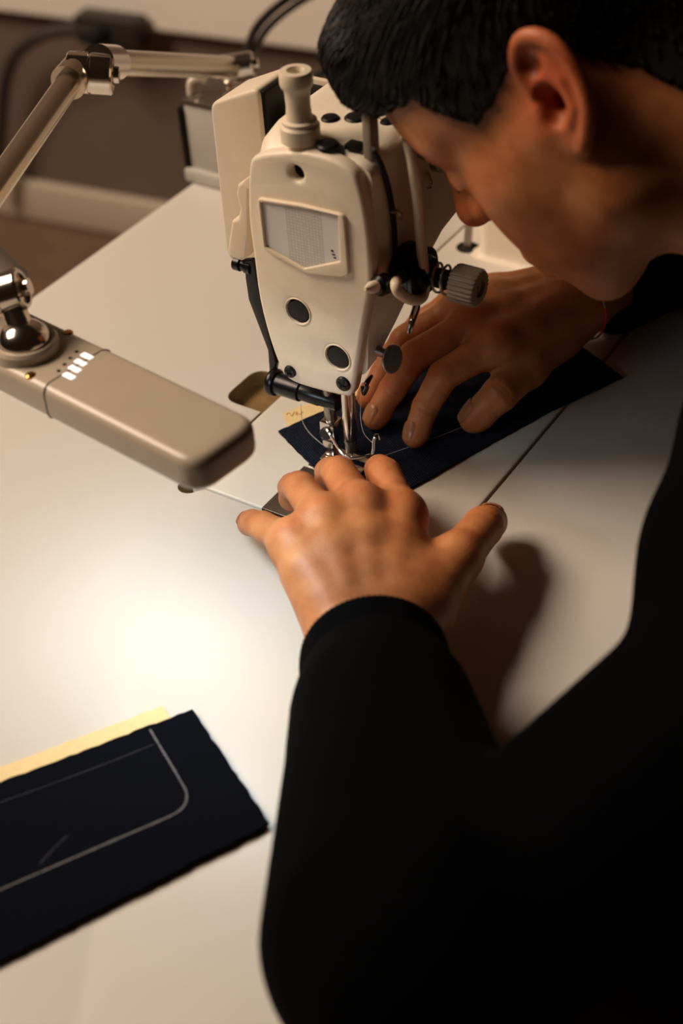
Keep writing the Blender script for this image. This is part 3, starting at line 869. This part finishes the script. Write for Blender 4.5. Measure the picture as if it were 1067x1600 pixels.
LH = {'wrist': [-0.0951, -0.0204, 0.039], 'i0': [-0.0133, 0.0082, 0.0477], 'm0': [-0.0265, 0.0273, 0.0553], 'r0': [-0.0449, 0.0402, 0.055], 'p0': [-0.0631, 0.0487, 0.0484],
      'i1': [0.0167, 0.0377, 0.0461], 'm1': [0.0035, 0.061, 0.0474], 'r1': [-0.02, 0.0735, 0.0486], 'p1': [-0.0509, 0.0796, 0.0393],
      'i2': [0.0329, 0.0513, 0.0335], 'm2': [0.0191, 0.0787, 0.0310], 'r2': [-0.0059, 0.0896, 0.0325], 'p2': [-0.0425, 0.0945, 0.0300],
      'i3': [0.0395, 0.0562, 0.0122], 'm3': [0.0266, 0.0872, 0.0112], 'r3': [0.0035, 0.0985, 0.0130], 'p3': [-0.0330, 0.1050, 0.0175],
      't0': [-0.0655, -0.0325, 0.035], 't1': [-0.0187, -0.0312, 0.0365], 't2': [0.0157, -0.0292, 0.0330], 't3': [0.0378, -0.0225, 0.0185]}
RH = {'wrist': [0.2464, 0.0261, 0.0465], 'i0': [0.1605, 0.0389, 0.0531], 'm0': [0.1692, 0.0604, 0.0571], 'r0': [0.1837, 0.0765, 0.0559], 'p0': [0.2012, 0.0861, 0.0508],
      'i1': [0.1252, 0.0582, 0.044], 'm1': [0.1309, 0.0827, 0.0483], 'r1': [0.1552, 0.1051, 0.0404], 'p1': [0.186, 0.1105, 0.0344],
      'i2': [0.1137, 0.0654, 0.0238], 'm2': [0.1177, 0.0932, 0.0256], 'r2': [0.1374, 0.1119, 0.022], 'p2': [0.1776, 0.1209, 0.0207],
      'i3': [0.0979, 0.0649, 0.0105], 'm3': [0.1031, 0.0983, 0.0105], 'r3': [0.1205, 0.1144, 0.0104], 'p3': [0.1663, 0.1298, 0.01],
      't0': [0.2179, 0.0233, 0.0352], 't1': [0.173, 0.0224, 0.0328], 't2': [0.1402, 0.0249, 0.0308], 't3': [0.1307, 0.0389, 0.0125]}
L_ELB = V3((-.260, -.146, .066)); R_ELB = V3((.470, -.060, .055))
FR = {'i': (.0122, .0102, .0091, .0079), 'm': (.0124, .0104, .0093, .0081), 'r': (.0118, .0098, .0088, .0076), 'p': (.0108, .0088, .0078, .0068), 't': (.0155, .0132, .0120, .0100)}

def build_hand(J, elbow):
    J = {k: V3(v) for k, v in J.items()}
    pts = np.array(list(J.values()))
    h = .00105
    fa = unit(elbow - J['wrist'])
    wend = J['wrist'] + fa * .075
    allp = np.vstack([pts, wend[None]])
    lo, hi = allp.min(0) - .032, allp.max(0) + .032
    P = Field(lo, hi, h); Fg = Field(lo, hi, h)
    N = np.cross(J['i0'] - J['wrist'], J['p0'] - J['wrist']); N = unit(N); N = N if N[2] > 0 else -N
    # palm
    w = J['wrist']; side = unit(J['i0'] - J['p0'])
    car = {'i': w + side * .013, 'm': w + side * .004, 'r': w - side * .006, 'p': w - side * .014}
    for f in 'imrp':
        P.cone(car[f], J[f + '0'], .0165, .0122 if f != 'p' else .011, .010)
        P.cone(car[f] - N * .008, J[f + '0'] - N * .006, .015, .0112, .012)
    P.cone(J['t0'], J['t1'], .0165, .0138, .014)
    P.cone(car['i'], J['t0'], .016, .0165, .014)
    for f, g2 in ('im', 'mr', 'rp'):
        P.cone(J[f + '0'] * .96 + w * .04, J[g2 + '0'] * .96 + w * .04, .0118, .0112, .008)
        P.cone(J[f + '0'] * .7 + car[f] * .3 + N * .001, J[g2 + '0'] * .7 + car[g2] * .3 + N * .001, .0135, .0130, .008)
    # web between thumb and index
    a = J['t0'] * .45 + J['t1'] * .55; b = car['i'] * .45 + J['i0'] * .55
    P.cone(a, b, .0095, .0105, .012)
    P.cone(J['t0'] * .75 + J['t1'] * .25, car['i'] * .65 + J['i0'] * .35, .013, .013, .012)
    # wrist and forearm (a little flat)
    for s_ in (-1, 1):
        P.cone(w + side * s_ * .011, wend + side * s_ * .010, .0185, .0200, .012)
    for f in 'imrp':   # tendons and knuckles
        P.cone(car[f] + N * .0120, J[f + '0'] + N * .0080, .0028, .0032, .007)
        P.ell(J[f + '0'] + N * .0016, (.0106,) * 3, .010)
    Bl = [(J[f + '0'] + N * .012, .008) for f in 'imrp']
    for f in 'imrpt':
        r = FR[f]; q = [J[f + str(i)] for i in range(4)]
        st = 1 if f == 't' else 0
        for i in range(st, 3):
            # waist between the joints
            mid = q[i] * .5 + q[i + 1] * .5; rm = (r[i] + r[i + 1]) / 2 - .0004
            Fg.cone(q[i], mid, r[i], rm, .0012); Fg.cone(mid, q[i + 1], rm, r[i + 1], .0012)
        d = unit(q[3] - q[2])
        bend = q[1] - (q[0] + q[3]) / 2
        nb_ = unit(bend - d * (bend @ d)) if f != 't' else None
        if f == 't':
            c = unit(np.cross(d, N)); nb_ = unit(np.cross(c, d)); nb_ = nb_ if nb_ @ N > 0 else -nb_
        J['n' + f] = nb_
        # finger pad
        Fg.ell(q[3] - d * .004 - nb_ * .0014, (r[3] * 1.0, r[3] * 1.0, r[3] * .95), .003)
        Bl += [(q[3] + d * .004, .011), (q[1] + nb_ * .009, .007), (q[2] + nb_ * .007, .006)]
        # creases over the joints
        for jn, cnt, rr in ((1, 3, r[1]), (2, 2, r[2])):
            ax = unit(q[jn + 1] - q[jn - 1]) if not (f == 't' and jn == 1) else unit(q[2] - q[1])
            nn = unit(q[jn] - (q[jn - 1] + q[jn + 1]) / 2); nn = unit(nn - ax * (nn @ ax))
            if nn @ nb_ < -.2: nn = -nn
            sd = np.cross(ax, nn)
            for c in range(cnt):
                o_ = q[jn] + ax * (c - (cnt - 1) / 2) * .0028
                arc = [o_ + (nn * math.cos(t) + sd * math.sin(t)) * (rr + .0007) for t in np.linspace(-.8, .8, 5)]
                for u in range(4):
                    Fg.cone(arc[u], arc[u + 1], .0009, .0009, .0012, 'sub')
    k = .007
    g_ = Fg.f; f_ = P.f
    hh = np.clip(.5 + .5 * (f_ - g_) / k, 0, 1)
    P.f = f_ * (1 - hh) + g_ * hh - k * hh * (1 - hh)
    V, F = P.mesh()
    V = relax(V, F, 2, .4)
    bl = np.zeros(len(V))
    for c, rad in Bl:
        bl = np.maximum(bl, np.exp(-((V - c) ** 2).sum(1) / (rad * rad)))
    return V, F, bl, J

def nail_mesh(J, f, parent):
    q2, q3 = J[f + '2'], J[f + '3']; d = unit(q3 - q2); nrm = J['n' + f]; sd = np.cross(d, nrm)
    r2, r3 = FR[f][2], FR[f][3]
    Lh, Wd = (.0062, .66) if f != 't' else (.0075, .70)
    bm = bmesh.new(); rows = []
    nu, nv = 9, 9
    for i in range(nu):
        u = i / (nu - 1) * 2 - 1
        row = []
        for j in range(nv):
            v = j / (nv - 1) * 2 - 1
            ww = Wd * (1 - .35 * max(0, abs(u) - .45) ** 1.5 * 2.0)
            ang = v * ww
            t = u * Lh
            rr = r3 + .0010 + (r2 - r3) * max(0, -u * .4) - max(0, u) ** 2 * .0007 - (max(0, -u - .75) * .002) - (abs(v) > .95) * .0005
            c = q3 + d * (t - .0012) - nrm * (max(0, u) * .0012)
            row.append(bm.verts.new(Vector(c + (nrm * math.cos(ang) + sd * math.sin(ang)) * rr)))
        rows.append(row)
    for a, b in zip(rows, rows[1:]):
        for j in range(nv - 1):
            bm.faces.new((a[j], b[j], b[j + 1], a[j + 1]))
    bmesh.ops.solidify(bm, geom=list(bm.faces), thickness=.0004)
    bmesh.ops.recalc_face_normals(bm, faces=bm.faces)
    return obj('fingernail', bm, NAIL, parent)

# ---- head (local axes: x person's right, y forward, z up; origin between the ear canals)
H_M = np.array(Rm((math.radians(-49.65), math.radians(9.0), math.radians(10.3))))
H_T = V3((.115, -.036, .272))
def to_head(p): return H_M.T @ (V3(p) - H_T)
NECK_W = V3((.135, -.215, .185))
nk = to_head(NECK_W)
hf = Field((-.105, -.20, -.22), (.105, .135, .150), .0016)
hf.ell((0, -.006, .046), (.072, .094, .078), 0)
hf.ell((0, .040, .040), (.060, .050, .052), .02)
hf.ell((0, .036, -.020), (.056, .050, .058), .02)
for s in (-1, 1):
    hf.ell((s * .043, .046, -.016), (.021, .022, .020), .025)
    hf.ell((s * .031, .048, -.053), (.025, .028, .034), .026)
    hf.cone((s * .056, .004, -.010), (s * .050, .008, -.052), .017, .017, .030)
    hf.cone((s * .050, .008, -.052), (s * .016, .061, -.083), .017, .0155, .016)
    hf.cone((s * .044, .066, .027), (s * .012, .078, .025), .009, .009, .012)
hf.ell((0, .067, -.087), (.018, .015, .013), .014)
hf.ell((0, .066, -.052), (.028, .024, .026), .018)
hf.cone((-.018, .084, -.050), (.018, .084, -.050), .0055, .0055, .006)
hf.cone((-.016, .083, -.062), (.016, .083, -.062), .0062, .0062, .006)
hf.cone((-.022, .093, -.0562), (.022, .093, -.0562), .0016, .0016, .002, 'sub')
hf.cone((0, .083, .024), (0, .0965, -.006), .0085, .0095, .010)
hf.ell((0, .0985, -.0110), (.0115, .0115, .0105), .006)
for s in (-1, 1):
    hf.ell((s * .0135, .087, -.0145), (.0078, .0100, .0080), .005)
    hf.ell((s * .007, .092, -.0235), (.0035, .005, .004), .003, 'sub')
    hf.ell((s * .032, .090, .006), (.015, .010, .009), .010, 'sub')
    hf.ell((s * .032, .070, .006), (.0145, .0130, .0125), .003)
    hf.cone((s * .020, .0815, .0015), (s * .043, .0775, .0015), .0016, .0016, .002)
hf.cone((0, -.020, -.045), nk, .054, .060, .03)
hf.cone((0, -.065, .0), nk + V3((0, -.004, .01)), .040, .052, .03)
head_only = hf.f.copy()
# ears
def ear(s):
    tilt = math.radians(16); out = math.radians(24)
    U = V3((0, -math.sin(tilt), math.cos(tilt)))
    Fv = V3((0, math.cos(tilt), math.sin(tilt)))
    W = V3((s, 0, 0))
    V_ = unit(Fv * math.cos(out) - W * math.sin(out) * 1.0)   # front edge lies closer to the head
    N_ = unit(W * math.cos(out) + Fv * math.sin(out))
    O = V3((s * .0735, -.008, .001))
    def e(u, v, n): return O + U * u + V_ * v + N_ * n
    M = np.stack([U, V_, N_], 1)
    hf.ell(e(.002, -.003, .001), (.029, .0165, .0042), .004, 'add', M)
    hf.ell(e(-.022, .003, .000), (.010, .0085, .0045), .004, 'add', M)
    hf.cone(e(-.012, .004, -.004), e(.016, .004, -.004), .007, .007, .006)
    hel = [(.001, .010, .003), (.014, .0130, .0035), (.024, .0105, .0035), (.0305, .002, .0035), (.028, -.0085, .0035), (.019, -.0160, .0035), (.005, -.0185, .003), (-.009, -.0155, .0025), (-.020, -.0075, .002), (-.028, .001, .0015)]
    hp = [np.array(q) for q in smooth_path([e(*q) for q in hel], 4)]
    hf.chain(hp, list(np.interp(np.linspace(0, 9, len(hp)), range(10), [.0026, .0030, .0034, .0036, .0035, .0033, .0031, .0030, .0032, .0038])), .002)
    hf.ell(e(-.003, .0035, .0055), (.0115, .0078, .0085), .0025, 'sub', M)
    hf.ell(e(.017, .003, .0050), (.0055, .0060, .0042), .002, 'sub', M)
    hf.chain([e(.018, -.0065, .0022), (e(.006, -.0095, .003)), e(-.008, -.0085, .0025), e(-.0145, -.001, .003)], [.0028, .0030, .0030, .0030], .002)
    hf.ell(e(-.004, .0125, .0035), (.0055, .0032, .0035), .003, 'add', M)
    hf.ell(e(-.004, .0055, -.004), (.0045, .0040, .0075), .002, 'sub', M)
ear(-1); ear(1)
HV, HF = hf.mesh()
HV = relax(HV, HF, 2, .4)
# blush of the ears and nose, stubble on the shaved sides
def gau(c, r): return np.exp(-((HV - V3(c)) ** 2).sum(1) / (r * r))
hbl = np.clip(gau((-.082, -.012, .006), .030) + gau((.082, -.012, .006), .030) + .8 * gau((0, .108, -.018), .018) + .4 * gau((-.03, .07, -.02), .03) + .9 * np.exp(-((HV[:, 0] / .017) ** 2 + ((HV[:, 1] - .090) / .010) ** 2 + ((HV[:, 2] + .056) / .008) ** 2)), 0, 1)
YL = np.array([-.2, -.075, -.050, -.036, -.026, -.012, .004, .012, .016, .026, .038, .044, .052, .070, .09, .13])
ZL = np.array([-.085, -.078, -.055, -.020, -.000, .024, .022, .019, .018, .016, .015, .028, .046, .054, .060, .06])
side_z = np.interp(HV[:, 1], YL, ZL)
hst = np.clip((HV[:, 2] - side_z + .012) / .024, 0, 1) * .85
hst[(np.abs(HV[:, 0]) > .0755) & (np.abs(HV[:, 2]) < .05) & (np.abs(HV[:, 1] + .006) < .03)] = 0
neck_low = np.clip((-.05 - HV[:, 2]) / .02, 0, 1)
hst *= 1 - neck_low
HVw = HV @ H_M.T + H_T

# ---- arms and trunk under the clothes
L_SH = V3((-.062, -.262, .140)); R_SH = V3((.300, -.250, .140))
bf = Field((-.36, -.52, -.45), (.58, .06, .26), .009)
bf.cone(NECK_W + V3((0, -.03, -.06)), (.11, -.40, -.26), .095, .115, .05)
bf.cone(L_SH, R_SH, .040, .040, .05)
for sh, el, wr in ((L_SH, L_ELB, LH['wrist']), (R_SH, R_ELB, RH['wrist'])):
    bf.cone(sh, el, .042, .034, .03)
    w_ = V3(wr) + unit(el - V3(wr)) * .045
    bf.cone(el, w_, .035, .022, .01)
bf.cone(NECK_W + V3((0, -.02, -.05)), NECK_W + V3((0, .02, .01)), .06, .05, .03)
BV, BF = bf.mesh()
BV = relax(BV, BF, 1, .5)

per = empty('person', (.11, -.36, -.30))
tag(per, 'person in a black sweatshirt bent over the machine guiding the cloth with both hands', 'person')
lV, lF, lB, LJ = build_hand(LH, L_ELB)
rV, rF, rB, RJ = build_hand(RH, R_ELB)
parts = [(BV, BF), (HVw, HF), (lV, lF), (rV, rF)]
me = mesh_from('body', parts)
blush = np.concatenate([np.zeros(len(BV)), hbl * .8, lB * .30, rB * .5]).astype(np.float32)
stub = np.concatenate([np.zeros(len(BV)), hst, np.zeros(len(lV)), np.zeros(len(rV))]).astype(np.float32)
for nm, arr in (('blush', blush), ('stubble', stub)):
    if len(me.vertices) == len(arr):
        a_ = me.attributes.new(nm, 'FLOAT', 'POINT'); a_.data.foreach_set('value', arr)
body = obj('body', me, SKIN, per, sharp=None)
for J in (LJ, RJ):
    for f in 'imrpt':
        nail_mesh(J, f, body)

# ---- hair
HAIR = mat('dark_brown_hair', rgb(16, 12, 9), 0.6, noise=0.3, nscale=90, spec=0.3)
X, Y, Z = np.meshgrid(*hf.ax, indexing='ij')
zl = np.interp(Y, YL, ZL).astype(np.float32)
up = np.clip((Z - .045) / .05, 0, 1)
thick = .0012 + .0110 * up * up * (3 - 2 * up)
reg = (Z - zl)
hair_f = Field((-.105, -.20, -.22), (.105, .150, .150), .0016)
hair_f.f[:, :head_only.shape[1], :] = np.maximum(head_only - thick, -(reg - .004) * .55)
hair_f.ell((0, .070, .092), (.056, .025, .023), .012)
hair_f.ell((.002, .086, .080), (.040, .010, .013), .008)
hair_f.ell((-.028, .080, .076), (.022, .012, .014), .008)
V, F = hair_f.mesh()
V = relax(V, F, 2, .5)
HL = V.copy()
V = V @ H_M.T + H_T
hair = obj('hair', mesh_from('hair', [(V, F)]), HAIR, per, sharp=None)
# single locks combed forward along the shell and falling into the fringe
gx, gy, gz = np.gradient(hair_f.f, hair_f.h)
def sample(A_, P_):
    ii = np.clip(np.round((P_ - hair_f.lo) / hair_f.h).astype(int), 0, np.array(hair_f.n) - 1)
    return A_[ii[:, 0], ii[:, 1], ii[:, 2]]
pick = HL[RNG.choice(len(HL), 5200)]
outer_ = np.sqrt((pick[:, 0] / .07) ** 2 + ((pick[:, 1] + .006) / .092) ** 2 + ((pick[:, 2] - .046) / .076) ** 2) > 1.0
pick = pick[outer_]
K = 7
top_ = np.clip((pick[:, 2] - .030) / .05, 0, 1)
Ln = (.006 + .026 * top_) * RNG.uniform(.6, 1.3, len(pick))
comb = np.stack([RNG.normal(0, .18, len(pick)) , .45 + .55 * top_, -.75 + .55 * top_], 1)
Q = [pick]
p_ = pick.copy()
for k in range(K - 1):
    n_ = np.stack([sample(gx, p_), sample(gy, p_), sample(gz, p_)], 1)
    n_ /= np.linalg.norm(n_, axis=1)[:, None] + 1e-9
    t_ = comb - n_ * (comb * n_).sum(1)[:, None]
    t_ /= np.linalg.norm(t_, axis=1)[:, None] + 1e-9
    p_ = p_ + t_ * (Ln / (K - 1))[:, None]
    dist = sample(hair_f.f, p_)
    p_ = p_ + n_ * np.clip(.0003 + .0018 * (k / K) * top_ - dist, -.002, .002)[:, None]
    Q.append(p_.copy())
Q = np.stack(Q, 1)
Qw = Q @ H_M.T + H_T
T_ = np.gradient(Qw, axis=1); T_ /= np.linalg.norm(T_, axis=2)[:, :, None] + 1e-9
ref = np.array([.3, .5, .8]); A1 = np.cross(T_, ref); A1 /= np.linalg.norm(A1, axis=2)[:, :, None] + 1e-9; A2 = np.cross(T_, A1)
rad_ = np.array([.0006, .0007, .0007, .0006, .0005, .0004, .0001])[None, :, None]
ringv = np.stack([Qw + rad_ * (A1 * math.cos(a_) + A2 * math.sin(a_)) for a_ in (0, 2.0944, 4.1888)], 2)
ns = len(Qw)
SV = ringv.reshape(-1, 3)
base_ = (np.arange(ns) * K * 3)[:, None, None] + (np.arange(K - 1) * 3)[None, :, None]
quads = np.concatenate([np.stack([base_ + a_, base_ + (a_ + 1) % 3, base_ + 3 + (a_ + 1) % 3, base_ + 3 + a_], -1).reshape(-1, 4) for a_ in range(3)])
locks = obj('locks', mesh_from('locks', [(SV, quads)]), HAIR, hair, sharp=None)
tag(locks, kind='stuff')

# ---- eyebrows and lashes, laid on the skin of the head
g3 = np.gradient(head_only, hf.h)
def on_skin(p, off=.0004):
    p = V3(p)
    for _ in range(14):
        ii = tuple(np.clip(np.round((p - hf.lo) / hf.h).astype(int), 0, np.array(hf.n) - 1))
        n_ = np.array([g[ii] for g in g3]); n_ /= np.linalg.norm(n_) + 1e-9
        p = p - n_ * np.clip(head_only[ii] - off, -.004, .004)
    return p
for s in (-1, 1):
    bm = bmesh.new()
    for i in range(70):
        t = random.random()
        x = s * (.013 + .034 * t); z = .0275 + .0045 * math.sin(t * 2.4) - .004 * t + random.gauss(0, .0014) * (1.1 - .7 * t)
        a = on_skin((x, .09, z)); b = on_skin((x + s * .005, .088, z + .0016 - .003 * t), .0009)
        add_tube(bm, [Vector(H_M @ a + H_T), Vector(H_M @ b + H_T)], [.0004, .0001], 4, smooth=False)
    obj('eyebrow', bm, HAIR, per, sharp=None)
    pts = [Vector(H_M @ on_skin((s * (.020 + .023 * t), .088, .0005 - .002 * math.sin(math.pi * t)), .0003) + H_T) for t in np.linspace(0, 1, 7)]
    obj('eyelashes', single(add_tube, pts, .0006, 6), HAIR, per, sharp=None)

# ---- sweatshirt
SWEAT = mat('black_sweatshirt', rgb(4, 4, 5), 0.95, noise=0.15, nscale=60, bump=0.25, bscale=1200, spec=0.03)
sf = Field((-.40, -.56, -.42), (.62, .10, .30), .0050)
sf.cone(NECK_W + V3((-.01, -.035, -.065)), (.10, -.42, -.24), .118, .150, .03)
sf.ell((.10, -.33, -.02), (.185, .135, .20), .05)
sf.cone(L_SH, R_SH, .064, .064, .05)
sf.cone(NECK_W + V3((0, -.015, -.035)), NECK_W + V3((0, .006, .004)), .085, .070, .025)
sf.ell((.055, -.245, .105), (.120, .095, .100), .04)
sf.chain([(.0408, -.186, .160), (.0087, -.198, .152), (-.050, -.206, .136), (-.100, -.212, .112)], [.050, .050, .050, .046], .02)
sf.cone(L_SH, L_ELB + V3((-.004, -.012, -.006)), .062, .048, .010)
lw = V3(LH['wrist']); rw = V3(RH['wrist'])
fl = unit(L_ELB - lw); fr = unit(R_ELB - rw)
sf.cone(L_ELB, lw + fl * .075, .066, .0460, .008)
sf.cone(lw + fl * .090, lw + fl * .02, .044, .0375, .010, cut=(lw + fl * .024, -fl))
sf.cone(R_SH, R_ELB, .070, .056, .03)
sf.cone(R_ELB, rw + fr * .10, .056, .043, .02)
sf.cone(rw + fr * .10, rw + fr * .01, .045, .0405, .008, cut=(rw + fr * .030, -fr))
# openings at the cuffs
sf.cone(lw - fl * .02, lw + fl * .034, .033, .033, .002, 'sub')
sf.cone(rw - fr * .0, rw + fr * .044, .031, .031, .002, 'sub')
V, F = sf.mesh()
V = relax(V, F, 2, .5)
shirt = obj('sweatshirt', mesh_from('sweatshirt', [(V, F)]), SWEAT, per, sharp=None)
for w_, f_, r_ in ((lw + fl * .018, fl, .0385), (rw + fr * .024, fr, .0405)):
    obj('cuff', single(add_lathe, w_, f_, [(r_ - .0075, .012), (r_ - .006, .002), (r_ - .0040, .0002), (r_ - .0015, .0002), (r_, .0025), (r_ + .0008, .010), (r_ + .001, .030), (r_ + .0002, .048), (r_ - .006, .060)], 160, 80, .0006, False), SWEAT, shirt, sharp=None)
# ---- trousers
tf = Field((-.12, -.62, -.80), (.36, .12, -.20), .009)
tf.cone((.02, -.42, -.27), (.20, -.42, -.27), .125, .125, .03)
for s in (-1, 1):
    hip = V3((.11 + s * .09, -.40, -.30)); kn = V3((.11 + s * .13, -.02, -.28)); an = V3((.11 + s * .12, -.03, -.70))
    tf.cone(hip, kn, .085, .066, .03); tf.cone(kn, an, .064, .048, .02)
V, F = tf.mesh(); V = relax(V, F, 2, .5)
obj('trousers', mesh_from('trousers', [(V, F)]), mat('dark_trousers', rgb(20, 20, 24), 0.9), per, sharp=None)
for s in (-1, 1):
    x = .11 + s * .12
    f2 = Field((x - .06, -.10, -.78), (x + .06, .20, -.66), .005)
    f2.cone((x, -.04, -.72), (x, .13, -.735), .040, .030, .02); f2.block
    f2.f = np.maximum(f2.f, (FLOORZ + .001 - np.broadcast_to(f2.ax[2][None, None, :], f2.f.shape)))
    V, F = f2.mesh()
    obj('shoe', mesh_from('shoe', [(V, F)]), BLACK, per, sharp=None)

# ---- thread bracelet on the far wrist
bc = rw - fr * .001
sd = unit(np.cross(fr, (0, 0, 1))); upv = np.cross(sd, fr)
loc_ = rV - bc
near_ = loc_[np.abs(loc_ @ fr) < .004]
na = np.arctan2(near_ @ upv, near_ @ sd); nr = np.hypot(near_ @ upv, near_ @ sd)
ring = []
for t in np.linspace(0, 2 * math.pi, 48):
    dd = np.abs((na - t + math.pi) % (2 * math.pi) - math.pi) < .12
    rr = (nr[dd].max() if dd.any() else .03) + .0008
    ring.append(bc + (sd * math.cos(t) + upv * math.sin(t)) * rr)
ring = np.array(ring); ring = (np.roll(ring, 1, 0) + ring * 2 + np.roll(ring, -1, 0)) / 4
ring = [Vector(q) for q in ring] + [Vector(ring[0])]
BR = mat('bracelet_threads', rgb(180, 40, 40), 0.6)
nt = BR.node_tree; p = nt.nodes['Principled BSDF']; tc = [q for q in nt.nodes if q.type == 'TEX_COORD'][0]
n = nt.nodes.new('ShaderNodeTexNoise'); n.inputs['Scale'].default_value = 70; n.inputs['Detail'].default_value = 0
nt.links.new(tc.outputs['Object'], n.inputs['Vector'])
r = nt.nodes.new('ShaderNodeValToRGB'); r.color_ramp.interpolation = 'CONSTANT'
r.color_ramp.elements[0].color = rgb(190, 30, 40); r.color_ramp.elements[1].color = rgb(30, 130, 130)
r.color_ramp.elements[1].position = .44
e = r.color_ramp.elements.new(.50); e.color = rgb(200, 170, 60)
e = r.color_ramp.elements.new(.53); e.color = rgb(210, 30, 40)
nt.links.new(n.outputs['Fac'], r.inputs['Fac']); nt.links.new(r.outputs['Color'], p.inputs['Base Color'])
bra = obj('thread_bracelet', single(add_tube, ring, .0008, 8, smooth=False), BR)
tag(bra, 'thin multicoloured thread bracelet around the wrist of the far hand', 'bracelet')
